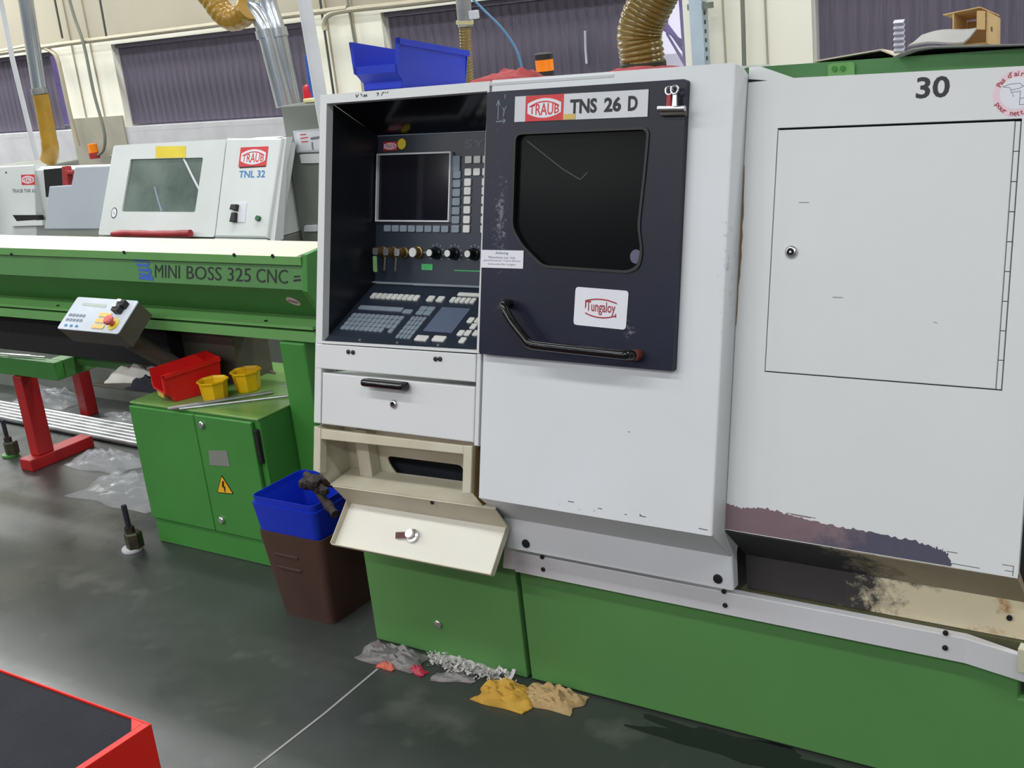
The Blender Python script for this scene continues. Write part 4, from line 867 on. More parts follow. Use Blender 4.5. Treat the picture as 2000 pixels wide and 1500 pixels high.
part('recess_side', wallx(-2.058, -2.055, wl), 'console_black', con); part('recess_side', wallx(-1.5765, -1.5735, wl), 'console_black', con)
part('recess_hood', prism(BM(), [(.846, -.190), (.9055, -.0205), (.909, -.0205), (.850, -.193)], lambda s, n, x: P(x, s, n), -2.0548, -1.5767), mat('console_gloss', (16, 18, 24), .16), con)
bp = part('control_panel', prism(BM(), [(-2.0545, .473), (-1.577, .473), (-1.577, .8455), (-2.0545, .8455)], P, -.195, -.189), 'console_panel', lathe, 'dark control panel with screen and keys')
PN = -.189
part('panel_edge', prism(BM(), [(-2.0545, .8455), (-1.577, .8455), (-1.577, .8475), (-2.0545, .8475)], P, -.189, -.186), 'key_grey', bp)
part('panel_edge', prism(BM(), [(-2.0545, .472), (-1.577, .472), (-1.577, .476), (-2.0545, .476)], P, -.1885, -.180), 'key_grey', bp)
sa, sb = (-2.05,0.8008), (-1.812,0.6292)
sx0, sx1, sy0, sy1 = sa[0], sb[0], sb[1], sa[1]
part('screen_frame', ring(BM(), [(sx0, sy0), (sx1, sy0), (sx1, sy1), (sx0, sy1)], [[(sx0+.004, sy0+.004), (sx1-.004, sy0+.004), (sx1-.004, sy1-.004), (sx0+.004, sy1-.004)]], P, PN, PN+.010), 'bezel_white', bp)
part('screen', flat(BM(), [(sx0+.004, sy0+.004), (sx1-.004, sy0+.004), (sx1-.004, sy1-.004), (sx0+.004, sy1-.004)], P, PN+.0015), 'screen_glass', bp)
def key(c, w, h, m, par, mp=P, n0=PN, n1=.004, cache={}, name='key'):
    k = (round(w, 4), round(h, 4), m, id(mp))
    if k in cache:
        o, cc = cache[k]; again(o, WL[o.name]+(mp(c[0], c[1], 0)-mp(cc[0], cc[1], 0)), par)
    else:
        cache[k] = (part(name, prism(BM(), rrect(c[0]-w/2, c[0]+w/2, c[1]-h/2, c[1]+h/2, .002, 1), mp, n0+.0003, n0+n1, .0008), m, par), c)
kg, kw = [(-1.799,0.745), (-1.798,0.7215), (-1.798,0.7003), (-1.797,0.6779), (-1.796,0.6568), (-1.795,0.6343), (-1.794,0.6131)], 0
xg = sum(k[0] for k in kg)/7
gx_ = (-1.8,0.7736)[0]
ky = [k[1] for k in kg]; dy = (ky[0]-ky[-1])/6
key((gx_, (-1.8,0.7723)[1]), .0235, .037, 'key_grey', bp)
for i in range(7): 
    if i: key((xg, ky[0]-dy*i), .0235, .0185, 'key_grey', bp)
key((xg, ky[0]+dy*.0-.0), .0235, .0185, 'key_grey', bp)
wx = [(-1.763,0.7445)[0], (-1.737,0.7441)[0], (-1.71,0.7437)[0]]
for yv in ((-1.765,0.7802)[1], (-1.764,0.7506)[1]):
    for x in wx: key((x, yv), .020, .0175, 'key_white', bp)
yy = [(-1.761,0.726)[1], (-1.76,0.705)[1], (-1.76,0.6828)[1], (-1.759,0.6593)[1], (-1.758,0.6358)[1], (-1.757,0.6134)[1]]
for y in yy:
    key((wx[0], y), .020, .0185, 'key_white', bp); key((wx[2], y), .020, .0185, 'key_white', bp)
b0, b1 = (-2.014,0.6123), (-1.829,0.614)
for i in range(8): key((b0[0]+(b1[0]-b0[0])*i/7, b0[1]), .0225, .0165, 'key_grey', bp)
q = (-2.029,0.8196)
q2 = (-1.99,0.8095)
badge(bp, (-2.036,0.8198)[0], (-1.99,0.8185)[0], (-2.015,0.8089)[1], (-2.016,0.8308)[1], P, PN+.0006, 'TRAUB')
q = (-1.975,0.8244)
part('yellow_dot', disc(BM(), *q, .0135, .0135, P, PN+.0004, PN+.0012, 20), 'yellow_print', bp, 'yellow dot sticker')
q = (-1.777,0.8186)
part('lettering', text(BM(), 'SYSTEM', P, q[0], -1.588, q[1]-.010, q[1]+.010, PN+.0006, .02), mat('panel_grey_print', (92, 98, 108), .5), bp)
pts = [(-1.855,0.5524), (-1.799,0.5522), (-1.738,0.5523)]
axn = P(0, 0, 1)-P(0, 0, 0)
for i, k in enumerate(pts):
    part('knob', cyl(BM(), P(k[0], k[1], PN), axn, [(.0155, .0003), (.015, .006), (.0125, .008), (.0115, .026), (.010, .028)], 18), 'gloss_black', bp, smooth=True)
    part('knob_cap', cyl(BM(), P(k[0], k[1], PN+.028), axn, [(.0085, .0002), (.0085, .002)], 16), 'key_white', bp)
    bm = BM()
    for j in range(9):
        a = math.radians(-40+32*j); stroke(bm, [(k[0]+.020*math.cos(a), k[1]+.020*math.sin(a)), (k[0]+.024*math.cos(a), k[1]+.024*math.sin(a))], .003, P, PN+.0005)
    part('dial_marks', bm, 'key_grey', bp)
k = (-1.912,0.5525)
part('push_button', cyl(BM(), P(k[0], k[1], PN), axn, [(.0155, .0003), (.0155, .005), (.013, .006), (.0125, .022)], 18), 'brass', bp, smooth=True)
part('push_button_cap', cyl(BM(), P(k[0], k[1], PN+.022), axn, [(.0115, .0002), (.0115, .003)], 16), 'key_white', bp)
for i, k in enumerate(((-2.027,0.5527), (-1.992,0.5521), (-1.956,0.5515))):
    part('key_switch', cyl(BM(), P(k[0], k[1], PN), axn, [(.0145, .0003), (.0145, .006), (.012, .008), (.011, .020)], 16), 'brass', bp, smooth=True)
    part('key', prism(BM(), rrect(k[0]-.0085, k[0]+.0085, k[1]-.009, k[1]+.009, .004, 2), lambda a, b, n: P(a, b, n), PN+.030, PN+.033), 'chrome', bp)
    part('key_blade', prism(BM(), [(k[0]-.002, k[1]-.003), (k[0]+.002, k[1]-.003), (k[0]+.002, k[1]+.003), (k[0]-.002, k[1]+.003)], P, PN+.020, PN+.0299), 'chrome', bp)
    if i: part('key_ring_tag', prism(BM(), [(k[0]-.004, k[1]-.047), (k[0]+.001, k[1]-.048), (k[0]+.003, k[1]-.012), (k[0]-.002, k[1]-.012)], P, PN+.034, PN+.0355), 'box_grey', bp)
    else: part('key_tag', prism(BM(), rpoly([(k[0]-.002, k[1]-.052), (k[0]+.011, k[1]-.053), (k[0]+.008, k[1]-.012), (k[0]-.005, k[1]-.012)], .004), P, PN+.034, PN+.0365), mat('tag_green', (110, 156, 98), .5), bp, 'green key tag')
bm = BM()
for i in range(9):
    x = (-2.028,0.5756)[0]+.0165*i
    for j in range(2): stroke(bm, [(x+.006*j, .553), (x+.004+.006*j, .5545)], .004, P, PN+.0005)
part('panel_print', bm, 'key_grey', bp)
q0, q1 = (-1.9,0.5098), (-1.865,0.5248)
part('green_label', prism(BM(), [(q0[0], q0[1]), (q1[0], q0[1]), (q1[0], q1[1]), (q0[0], q1[1])], P, PN+.0003, PN+.0015), mat('label_green', (60, 176, 96), .5), bp, 'green embossed label')
part('label_print', text(BM(), 'X-Y', P, q0[0]+.008, q1[0]-.008, q0[1]+.004, q1[1]-.004, PN+.0018), 'green_cab', bp)
part('green_line', stroke(BM(), [(-1.798,0.5114), (-1.586, (-1.798,0.5114)[1])], .0025, P, PN+.0006), 'label_green', bp)
# keyboard slope
VL = (_A-_B).length
kb = part('keyboard_panel', prism(BM(), [(-2.0545, -.004), (-1.577, -.004), (-1.577, VL-.003), (-2.0545, VL-.003)], K, -.006, 0), 'console_panel', lathe, 'sloping dark keyboard panel')
def krow(p0, p1, n, w, h, m, h0=.005):
    for i in range(n):
        t = i/(n-1) if n > 1 else .5
        key((p0[0]+(p1[0]-p0[0])*t, p0[1]+(p1[1]-p0[1])*t), w, h, m, kb, K, 0, h0)
a, b = (-2.018,0.1772), (-1.879,0.1803)
krow((a[0], (a[1]+b[1])/2), (b[0], (a[1]+b[1])/2), 9, abs(b[0]-a[0])/8*.86, .020, 'key_white')
vr = (a[1]+b[1])/2
a, b = (-1.834,0.1813), (-1.804,0.1813); krow((a[0], vr), (b[0], vr), 2, .020, .020, 'key_white')
a, b = (-1.766,0.1799), (-1.705,0.1821); krow((a[0], vr), (b[0], vr), 5, abs(b[0]-a[0])/4*.84, .019, 'key_white')
a, b = (-1.765,0.2022), (-1.698,0.2026); key(((a[0]-1.586)/2, (a[1]+b[1])/2), abs(a[0]+1.586), .012, 'key_white', kb, K, 0)
c0, c1, c2, c3 = (-2.039,0.0391), (-1.869,0.0466), (-1.865,0.1102), (-2.032,0.105)
v0 = (c0[1]+c1[1])/2; v1 = (c2[1]+c3[1])/2; x0 = (c0[0]+c3[0])/2; x1 = (c1[0]+c2[0])/2
nx, ny = 11, 4; pw = (x1-x0)/nx; ph = (v1-v0)/ny
for j in range(ny):
    for i in range(nx):
        if j == 0 and i == 9: continue
        key((x0+pw*(i+.5), v0+ph*(j+.5)), pw-.0016, ph-.0016, 'key_grey', kb, K, 0)
c3, c2 = (-2.033,0.1257), (-1.891,0.1282)
key(((c2[0]+c3[0])/2, (c2[1]+c3[1])/2+.004), c2[0]-c3[0], .015, 'key_grey', kb, K, 0)
q = (-1.872,0.1257); key((q[0], q[1]), .028, .015, 'key_grey', kb, K, 0)
c0, c1, c2, c3 = (-1.845,0.0255), (-1.797,0.0263), (-1.802,0.1093), (-1.847,0.1096)
v0 = (c0[1]+c1[1])/2; v1 = (c2[1]+c3[1])/2; x0 = (c0[0]+c3[0])/2; x1 = (c1[0]+c2[0])/2
for j in range(5):
    for i in range(4): key((x0+(x1-x0)*(i+.5)/4, v0+(v1-v0)*(j+.5)/5), (x1-x0)/4-.0016, (v1-v0)/5-.0016, 'key_grey', kb, K, 0)
c0, c2 = (-1.845,0.1158), (-1.798,0.1494)
for i in range(2):
    for j in range(2): key((x0+.002+(x1-x0)*(i+.5)/2, c0[1]+(c2[1]-c0[1])*(j+.5)/2), (x1-x0)/2-.0016, (c2[1]-c0[1])/2-.0016, 'key_grey', kb, K, 0)
c0, c1, c2, c3 = (-1.783,0.0602), (-1.696,0.0604), (-1.698,0.1529), (-1.782,0.1506)
part('touch_pad', prism(BM(), [((c0[0]+c3[0])/2, (c0[1]+c1[1])/2), ((c1[0]+c2[0])/2, (c0[1]+c1[1])/2), ((c1[0]+c2[0])/2, (c2[1]+c3[1])/2), ((c0[0]+c3[0])/2, (c2[1]+c3[1])/2)], K, .0003, .0015), mat('pad_grey', (92, 104, 126), .4), kb)
for q, w in (((-1.768,0.0328), .036), ((-1.718,0.0357), .036), ((-1.67,0.061), .016), ((-1.651,0.0627), .016), ((-1.628,0.0648), .016), ((-1.65,0.0366), .016), ((-1.649,0.0874), .016), ((-1.67,0.1085), .016), ((-1.649,0.1102), .016)):
    key(q, w, .019, 'key_white', kb, K, 0)
for q in ((-2.062,0.0128), (-1.947,0.0119), (-1.83,0.0135), (-1.709,0.016)):
    part('screw', cyl(BM(), K(q[0], q[1], 0), K(0, 0, 1)-K(0, 0, 0), [(.004, .0003), (.003, .002)], 8), 'steel', kb)
# panel and drawer below
part('front_strip', prism(BM(), [(-2.0735, .2585), (-1.5845, .2625), (-1.5845, .3255), (-2.0735, .3185)], P, -.018, .004, .002), 'cream_paint', con)
for q in ((-1.966,0.306), (-1.951,0.3057), (-1.698,0.3073), (-1.685,0.3082)):
    part('bolt', cyl(BM(), P(q[0], q[1], .0042), axn, [(.0055, 0), (.0055, .003), (.003, .004)], 10), 'rubber_black', con, smooth=True)
dw = part('drawer', prism(BM(), [(-2.0525, .1205), (-1.5850, .1245), (-1.5850, .2515), (-2.0525, .2485)], P, -.10, .003, .003), 'cream_paint', lathe)
part('pull_handle', prism(BM(), rpoly([(-1.902, .228), (-1.770, .228), (-1.770, .248), (-1.902, .248)], .010), P, .010, .036, .008), 'gloss_black', dw, 'black pull handle', smooth=True)
part('handle_foot', prism(BM(), rrect(-1.892, -1.872, .229, .247, .004, 2), P, .0035, .012), 'gloss_black', dw); part('handle_foot', prism(BM(), rrect(-1.80, -1.78, .229, .247, .004, 2), P, .0035, .012), 'gloss_black', dw)
q = (-1.82,0.1915)
part('lock', cyl(BM(), P(q[0], q[1], .0032), axn, [(.0105, 0), (.0105, .003), (.008, .006), (.006, .0065), (.0055, .003)], 18), 'chrome', dw, smooth=True)
part('lock_core', cyl(BM(), P(q[0], q[1], .0065), axn, [(.005, 0), (.005, .001)], 12), 'dark_void', dw)
# open compartment under the drawer
lf = part('lower_frame', prism(BM(), [(-2.0775, .000), (-2.0545, -.004), (-2.0545, .107), (-2.0775, .112)], P, -.02, .003, .002), 'cream_old', lathe)
part('frame_post', prism(BM(), [(-1.6125, .003), (-1.5885, .007), (-1.5885, .1165), (-1.6125, .115)], P, -.02, .003, .002), 'cream_old', lf)
part('frame_rail', prism(BM(), [(-2.0540, .082), (-1.6130, .0945), (-1.6130, .1145), (-2.0540, .1075)], P, -.016, .002, .002), 'cream_old', lf)
bw = .0
hole = rpoly([(-1.942,2.13,0.5639)[::2], (-1.938,2.13,0.5422)[::2], (-1.913,2.13,0.5105)[::2], (-1.712,2.13,0.5093)[::2], (-1.699,2.13,0.5686)[::2]], .02)
part('back_wall', ring(BM(), [(-2.10, .48), (-1.56, .48), (-1.56, .685), (-2.10, .685)], [hole], V(2.13), 0, .004), 'cream_old', lf)
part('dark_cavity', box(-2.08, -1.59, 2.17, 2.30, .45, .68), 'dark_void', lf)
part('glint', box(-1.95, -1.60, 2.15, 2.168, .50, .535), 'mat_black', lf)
part('stiffener', box((-2.01,2.1,0.5234)[0], (-1.968,2.1,0.5289)[0], 2.09, 2.1255, .50, .64, bev=.003), 'cream_old', lf)
part('inner_side', yz([(2.005, .56), (2.06, .485), (2.125, .50), (2.125, .66), (2.03, .66)], -2.0765, -2.073), 'cream_old', lf)
part('inner_side', yz([(2.005, .56), (2.06, .485), (2.125, .50), (2.125, .66), (2.03, .66)], -1.5865, -1.583), 'grime_brown', lf)
l0, l1 = Vector((-2.053,2.03,0.503)), Vector((-1.548,2.03,0.5163))
def quad(bm, pts, th):
    n = (Vector(pts[1])-Vector(pts[0])).cross(Vector(pts[2])-Vector(pts[0])).normalized()*th
    A = [bm.verts.new(Vector(p)) for p in pts]; B = [bm.verts.new(Vector(p)+n) for p in pts]; k = len(pts)
    bm.faces.new(A); bm.faces.new(B)
    for i in range(k): bm.faces.new((A[i], A[(i+1) % k], B[(i+1) % k], B[i]))
    return bm
part('shelf', quad(BM(), [l0+Vector((-.01, .004, 0)), l1+Vector((0, .004, 0)), l1+Vector((-.0, .095, .012)), l0+Vector((-.01, .095, .012))], .003), 'cream_old', lf)
bm = BM()
for q in ((-1.926,2.067,0.503), (-1.819,2.059,0.508), (-1.716,2.055,0.512)): cyl(bm, (q[0], q[1], .5075), (0, 0, 1), [(.007, 0), (.007, .004)], 8)
part('shelf_hole', bm, 'dark_void', lf)
e0 = Vector((-2.045,2.067,0.4329)); e1 = Vector((-1.54,2.046,0.4599))
e0.x, e1.x = l0.x+.004, l1.x-.002
ym = (e0.y+e1.y)/2
e0.y = e1.y = 2.080
e0.z, e1.z = .437, .447
b0 = Vector((e0.x, 1.998, .355)); b1 = Vector((e1.x, 1.998, .362))
fla = part('flap', quad(BM(), [b0, b1, e1, e0], -.003), mat('flap_paint', (222, 221, 211), .42, col2=(216, 213, 198), nscale=4), lathe, 'open cream flap')
part('flap_lip', quad(BM(), [e0, e1, l1, l0], -.003), 'cream_old', fla)
nf = (b1-b0).cross(e0-b0).normalized(); nf = nf if nf.y < 0 else -nf
for a, b, l in ((b0, e0, l0), (b1, e1, l1)): part('flap_side', quad(BM(), [a, b, l+nf*.001, b+nf*.018, a+nf*.016], .002), 'cream_old', fla)
part('flap_edge', quad(BM(), [b0, b1, b1+nf*.012, b0+nf*.012], .002), 'cream_old', fla)
q = (-1.735,2.035,0.5044)
part('screw', cyl(BM(), (q[0], 2.036, q[2]), (0, -1, 0), [(.005, 0), (.005, .004)], 10), 'rubber_black', fla)
cm = b0+(b1-b0)*.475+(e0-b0)*.50
part('cam_lock', cyl(BM(), cm+nf*.003, nf, [(.017, 0), (.017, .007), (.011, .009), (.011, .022)], 16), 'chrome', fla, smooth=True)
part('cam_tongue', quad(BM(), [cm+nf*.018+Vector((.004, 0, .007)), cm+nf*.018+Vector((.006, 0, -.007)), cm+nf*.022+Vector((-.048, 0, -.022)), cm+nf*.022+Vector((-.044, 0, -.004))], .003), 'chrome', fla)
# pen marks on the console's top edge
bm = BM()
for L in ([(-1.962, .921), (-1.958, .913), (-1.953, .921)], [(-1.946, .919), (-1.944, .921), (-1.942, .915)], [(-1.938, .913), (-1.934, .919), (-1.932, .913), (-1.928, .919), (-1.926, .913)], [(-1.897, .920), (-1.890, .920), (-1.894, .913)], [(-1.882, .913), (-1.878, .920), (-1.873, .921)], [(-1.870, .921), (-1.868, .918)], [(-1.864, .922), (-1.862, .918)]): stroke(bm, L, .0022, P, .0035)
part('pen_marks', bm, 'gap_grey', con)
# ------------------------------------------------------------------ on top of the lathe
zt_ = lambda y: 1.452-.0703*(y-2.226)
bb_, mp = picking_bin('picking_bin', 'blue open fronted plastic bin on top of the lathe console', 'blue_plastic', .140, .285, .116, .058, (-1.925, 2.262, zt_(2.262)+.0015), 0, -.0702, hr=.082, taper=.010, front_in=.022)
crumple('red_rag', 'red_cloth', -1.60, 2.345, zt_(2.37)+.001, .085, .06, .036, 'faded red rag beside the orange beacon', 'rag', 3, fold=1.4)
crumple('red_rag', 'red_cloth', -1.275, 2.36, zt_(2.40)+.001, .10, .07, .016, 'faded red rag under the big corrugated hose', 'rag', 14, fold=1.2)
bc = thing('signal_beacon', 'orange signal beacon with black cap behind the red rag', 'beacon', (-1.58, 2.48, 1.435))
c = (-1.587,2.48,1.448)
H1 = (-1.582,2.48,1.493)[2]-c[2]
part('base', cyl(BM(), (c[0], 2.48, zt_(2.48)+.001), (0, 0, 1), [(.022, 0), (.022, c[2]-zt_(2.48)+.004)], 18), 'rubber_black', bc, smooth=True)
part('lens', cyl(BM(), (c[0], 2.48, c[2]+.0055), (0, 0, 1), [(.0215, 0), (.0215, H1*.72-.006)], 18), 'orange_lens', bc, 'orange lens', smooth=True)
part('cap', cyl(BM(), (c[0], 2.48, c[2]+H1*.72), (0, 0, 1), [(.022, 0), (.022, H1*.27), (.019, H1*.33)], 18), 'rubber_black', bc, smooth=True)
hz = thing('suction_hose', 'big brown corrugated suction hose rising from the lathe', 'hose', (-1.26, 2.46, 1.44))
part('corrugated_tube', hose([(-1.315,2.46,1.45), (-1.317,2.46,1.482), (-1.319,2.46,1.515), (-1.307,2.46,1.549), (-1.284,2.46,1.582), (-1.258,2.46,1.617), (-1.221,2.46,1.655), (-1.191,2.46,1.714), (-1.173,2.46,1.881), (-1.173,2.46,2.127)], .0475, .0115, .07, 26), 'hose_brown', hz, smooth=True)
q = (-1.315,2.46,1.45)
part('collar', cyl(BM(), (q[0], 2.46, zt_(2.46)+.001), (0, 0, 1), [(.052, 0), (.052, .020), (.048, .024)], 24), 'olive_metal', hz, smooth=True)
hs = thing('small_suction_hose', 'narrow brown corrugated hose with a steel clamp behind the blue bin', 'hose', (-1.95, 2.75, 1.43))
part('corrugated_tube', hose([(-2.018,2.75,1.369), (-2.015,2.75,1.417), (-2.009,2.75,1.492), (-2.002,2.75,1.575)], .0155, .008, .12, 14), 'hose_brown', hs, smooth=True)
part('clamp', tube(BM(), [(-2.001,2.75,1.57), (-2.001,2.75,1.586), (-1.998,2.75,1.638), (-1.995,2.75,1.691), (-1.985,2.75,2.328)], [.021, .020, .021, .021, .021], 16), 'steel', hs, smooth=True)
part('clamp_band', tube(BM(), [(-2.002,2.75,1.576), (-2.001,2.75,1.586)], .024, 16), mat('band_cream', (200, 190, 140), .5), hs, smooth=True)
part('clamp_screw', box(*sorted(((-1.962,2.72,1.584)[0], (-1.939,2.72,1.606)[0])), 2.715, 2.735, *sorted(((-1.962,2.72,1.587)[2], (-1.938,2.72,1.609)[2])), bev=.003), 'bezel_white', hs)
conduit('air_hose', spline([(-2.087,2.9,1.653), (-2.04,2.9,1.607), (-1.986,2.9,1.554), (-1.949,2.9,1.502), (-1.935,2.9,1.462), (-1.928,2.9,1.403)]), .0035, 'blue_hose', 'thin blue air hose curving down in front of the purple blind', 'hose')

# ------------------------------------------------------------------ green cabinet behind the lathe and the clutter on it
bk = thing('rear_green_cabinet', 'green cabinet behind the cream lathe, clutter on top', 'cabinet', (-.3, 2.8, 1.37))
e0, e1 = (-1.143,2.62,1.423), (-0.5869,2.62,1.415)
zc = (e0[2]+e1[2])/2
part('cabinet_body', yz([(2.625, 1.302), (2.625, zc), (3.35, zc-.10), (3.35, 1.302)], e0[0], -.40), mat('green_shadow', (80, 132, 78), .5, col2=(72, 120, 72), nscale=6), bk)
q0, q1 = (-0.9493,2.615,1.392), (-0.891,2.615,1.415)
part('bracket', prism(BM(), rrect(q0[0], q1[0], q0[2]-.03, q1[2], .006, 2), V(2.625), .0, .006), 'green_bright', bk)
for q in ((-0.9341,2.615,1.404), (-0.916,2.615,1.404)): part('bolt', cyl(BM(), (q[0], 2.6188, q[2]), (0, -1, 0), [(.006, 0), (.006, .004)], 10), 'green_cab', bk)
zs = zc+.0015
VS = lambda y0: (lambda x, z, n: Vector((x, y0-n, z+.14*n)))
# lifted sheet
a, b, c = (-0.9839,2.63,1.421), (-0.837,2.63,1.438), (-0.8047,2.63,1.421)
sh = BM()
prism(sh, [(a[0], zs), (b[0], b[2]-.003), (b[0]+.002, b[2]), (a[0], zs+.003)], VS(2.63), -.2, 0)
prism(sh, [(b[0]+.002, b[2]-.0), (c[0], zs), (c[0]-.003, zs), (b[0]+.0, b[2]-.004)], VS(2.63), -.2, 0)
tag(part('folded_sheet', sh, 'lid_cream', None), 'pale folded board tented on the green cabinet, dark beneath', 'sheet')
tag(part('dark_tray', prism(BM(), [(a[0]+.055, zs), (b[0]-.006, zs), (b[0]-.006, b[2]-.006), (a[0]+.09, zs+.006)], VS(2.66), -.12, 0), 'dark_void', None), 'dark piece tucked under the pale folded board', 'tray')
# wide metal sheet
p0, p1 = (-0.7966,2.6,1.423), (-0.7533,2.6,1.436)
ws = BM(); prism(ws, [(p0[0], zs+.0015), (p1[0]-.005, zs+.014), (p1[0]+.03, zs+.0165), (-.415, zs+.002), (-.415, zs+.0035), (p1[0]+.03, zs+.019), (p1[0]-.005, zs+.0165), (p0[0], zs+.003)], VS(2.585), -.5, 0)
tag(part('metal_sheet', ws, 'sheet_grey', None), 'wide grey metal sheet lying along the green cabinet top', 'sheet')
cs = thing('corrugated_strip', 'short grey corrugated strip standing up on the green cabinet', 'strip', (-0.7828,2.6,1.427))
q0, q1 = (-0.7934,2.6,1.429), (-0.7727,2.6,1.496)
zz = [(q0[2]+(q1[2]-q0[2])*k/12, .010 if k % 2 else 0) for k in range(13)]
part('pleated_sheet', prism(BM(), [(y, z) for z, y in zz]+[(y+.006, z) for z, y in zz[::-1]], lambda y, z, x: Vector((x, 2.59-y, z)), q0[0], q1[0]), mat('strip_grey', (190, 190, 202), .5), cs)
gs = [(-0.7742,2.6,1.44), (-0.7584,2.6,1.455), (-0.6714,2.6,1.452), (-0.6574,2.6,1.461)]
s0, s1 = (-0.7721,2.6,1.438), (-0.6594,2.6,1.445)
bm = BM(); n = 8
for w_, (yo, dz) in enumerate(((0, 0), )):
    A = []
    for k in range(n+1):
        t = k/n; x = s0[0]+(s1[0]-s0[0])*t
        A.append([bm.verts.new((x+(.0 if j == 0 else .004), 2.6+.03*j, s0[2]+(s1[2]-s0[2])*t*.5+.005*j*(1+.4*t)+.004*math.sin(t*5))) for j in range(4)])
    B = [[bm.verts.new(v.co+Vector((0, 0, .004))) for v in row] for row in A]
    for k in range(n):
        for j in range(3):
            bm.faces.new((A[k][j], A[k+1][j], A[k+1][j+1], A[k][j+1])); bm.faces.new((B[k][j], B[k][j+1], B[k+1][j+1], B[k+1][j]))
        bm.faces.new((A[k][0], B[k][0], B[k+1][0], A[k+1][0])); bm.faces.new((A[k][3], A[k+1][3], B[k+1][3], B[k][3]))
    for row, row2 in ((A[0], B[0]), (A[n], B[n])):
        for j in range(3): bm.faces.new((row[j], row[j+1], row2[j+1], row2[j]))
tag(part('curved_sheet', bm, 'sheet_grey', None, smooth=True), 'curved grey sheet lying between the corrugated strip and the cardboard box', 'sheet')
# cardboard box, open end towards the left
bx = thing('cardboard_box', 'small open cardboard box on the green cabinet', 'box', (-0.6694,2.8,1.417))
q0, q1, q2 = (-0.6586,2.72,1.425), (-0.6591,2.72,1.496), (-0.6034,2.72,1.421)
bx0, bx1 = (-0.7097,2.72,1.429)[0], (-0.6441,2.72,1.424)[0]
zb_, zt2 = zs+.006, q1[2]
yf, yb_ = 2.72, 2.83
CB = lambda y, z, x: Vector((x, y, z-.12*(y-2.72)))
part('side_panel', prism(BM(), [(yf, zb_), (yb_, zb_), (yb_, zt2-.006), (yf, zt2)], CB, bx0-.003, bx0), 'cardboard', bx)
part('side_panel', prism(BM(), [(yf, zb_), (yb_, zb_), (yb_, zt2-.012), (yf, zt2-.004)], CB, bx1, bx1+.003), 'cardboard', bx)
part('back_panel', prism(BM(), [(yb_, zb_), (yb_+.003, zb_), (yb_+.003, zt2-.014), (yb_, zt2-.014)], CB, bx0, bx1-.0005), 'cardboard', bx)
part('base_panel', prism(BM(), [(yf+.002, zb_), (yb_-.001, zb_), (yb_-.001, zb_+.003), (yf+.002, zb_+.003)], CB, bx0+.0005, bx1-.0005), 'cardboard', bx)
part('top_flap', quad(BM(), [(bx0-.022, yf-.002, zt2-.004), (bx1-.012, yf-.002, zt2+.005), (bx1+.001, yb_-.001, zt2-.020), (bx0-.012, yb_-.001, zt2-.024)], .002), 'cardboard', bx)
part('front_flap', quad(BM(), [(bx1-.018, yf-.004, zt2-.038), (bx1-.001, yf-.004, zt2-.040), (bx1-.001, yf-.004, zt2-.003), (bx1-.018, yf-.004, zt2-.001)], .002), 'cardboard', bx)
part('tape_mark', prism(BM(), [(yf+.025, zt2-.042), (yf+.040, zt2-.043), (yf+.040, zt2-.034), (yf+.025, zt2-.033)], CB, bx1+.0032, bx1+.0036), 'box_grey', bx)

# ------------------------------------------------------------------ rubbish on the floor along the base
F0 = (-1.971,2.073,0.01)
crumple('plastic_bag', 'bag_grey', -1.985, 2.08, .001, .10, .045, .035, 'grey plastic bag at the corner of the green base', 'bag', 41, fold=1.5, noise_s=3)
def scrap(name, m, px, rx, ry, h, label, seed, cat='scrap', yaw=0): return crumple(name, m, px[0], px[1], .001, rx, ry, h, label, cat, seed, yaw, nx=14, ny=10, fold=1.5, noise_s=3)
scrap('blue_scrap', 'debris_blue', (-1.932,2.07,0), .034, .022, .022, 'blue printed scrap on the grey plastic bag', 44)
scrap('orange_scrap', 'debris_orange', (-1.966,2.038,0), .026, .016, .018, 'orange scrap at the end of the pale floor joint', 45)
scrap('red_scrap', 'debris_red', (-1.881,2.056,0), .034, .015, .014, 'red scrap beside the blue printed scrap', 46, yaw=-.3)
scrap('grey_wipe', 'bag_grey', (-1.77,2.062,0), .055, .018, .02, 'dark grey wipe lying before the white shavings', 47, yaw=.3)
rn = random.Random(9); bm = BM()
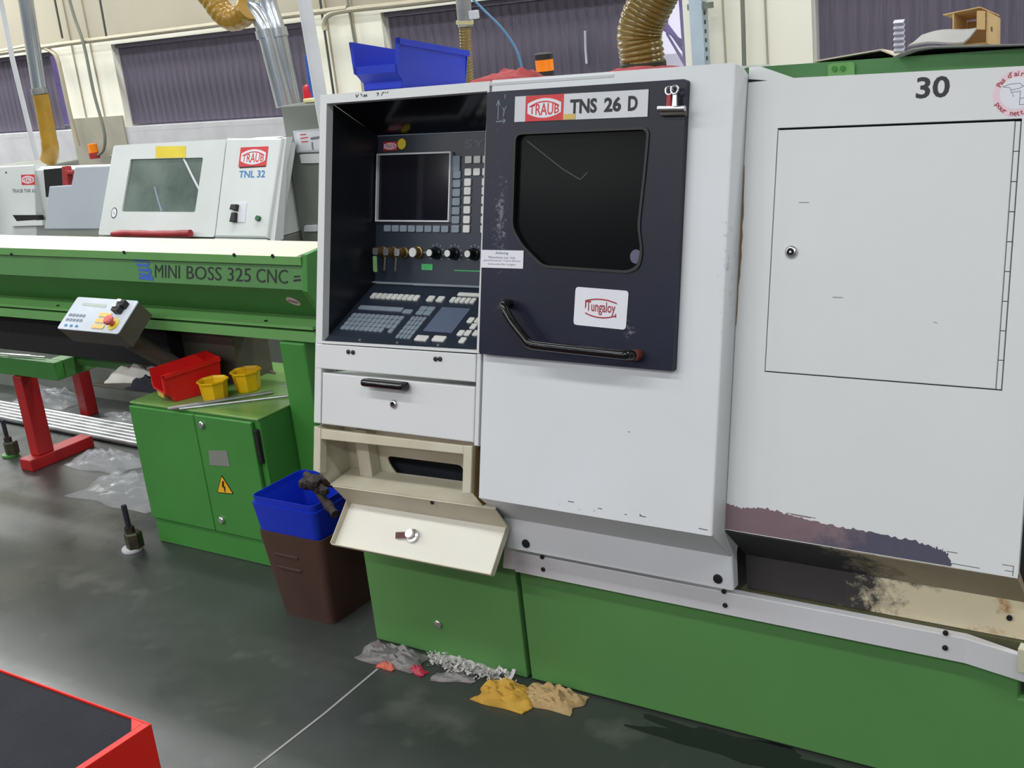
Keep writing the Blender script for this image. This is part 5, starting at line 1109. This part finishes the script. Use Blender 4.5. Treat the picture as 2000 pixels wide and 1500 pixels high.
pA, pB = Vector((-1.864,2.11,0)), Vector((-1.607,2.119,0))
for k in range(150):
    t = rn.random(); p = pA+(pB-pA)*t+Vector((0, rn.uniform(-.035, .022)*(.5+t), 0)); p.y = min(p.y, 2.10); l = rn.uniform(.008, .03); a = rn.uniform(0, 6.28); w_ = rn.uniform(.004, .009)
    z0 = .002+rn.random()**1.5*.03; prev = None; cu = rn.uniform(40, 160)*rn.choice((-1, 1)); x, y, zz_ = p.x, p.y, z0
    for j in range(5):
        n_ = Vector((-math.sin(a), math.cos(a), rn.uniform(-.3, .6)))*w_*.5
        c_ = [bm.verts.new((x-n_.x, y-n_.y, max(.001, zz_-n_.z))), bm.verts.new((x+n_.x, y+n_.y, max(.0015, zz_+n_.z)))]
        if prev: bm.faces.new((prev[0], prev[1], c_[1], c_[0]))
        prev = c_; x += math.cos(a)*l/4; y += math.sin(a)*l/4; a += cu*l/4; zz_ = max(.002, zz_+rn.uniform(-.006, .008))
sv = tag(part('shavings', bm, 'shavings', None, kind='stuff', smooth=True), 'white plastic shavings swept along the green base', 'shavings')
scrap('grey_dust_heap', 'shavings', (-1.784,2.126,0), .10, .02, .02, 'heap of grey chips under the white shavings', 48, 'chips', yaw=0)
crumple('yellow_rag', 'yellow_cloth', -1.595, 2.05, .001, .078, .05, .034, 'yellow rag on the floor by the seam of the green base', 'rag', 52, fold=1.6, noise_s=2.6, nx=26, ny=20)
crumple('tan_rag', 'tan_cloth', -1.485, 2.085, .001, .078, .044, .034, 'tan rag on the floor against the green base', 'rag', 55, fold=1.6, noise_s=2.6, nx=26, ny=20)
ok = [1+.75*noise.noise(Vector((math.cos(t*.0873)*2.2, math.sin(t*.0873)*2.2, 3.1)))+.22*noise.noise(Vector((t*.41, 2.5, 0))) for t in range(72)]
tag(part('oil_stain', flat(BM(), [(-1.0+.28*math.cos(t*.0873)*ok[t], 2.09+.042*math.sin(t*.0873)*ok[t]) for t in range(72)], I3, .0012), mat('oil', (24, 25, 29), .15), None), 'dark oil stain on the floor along the green base', 'stain')
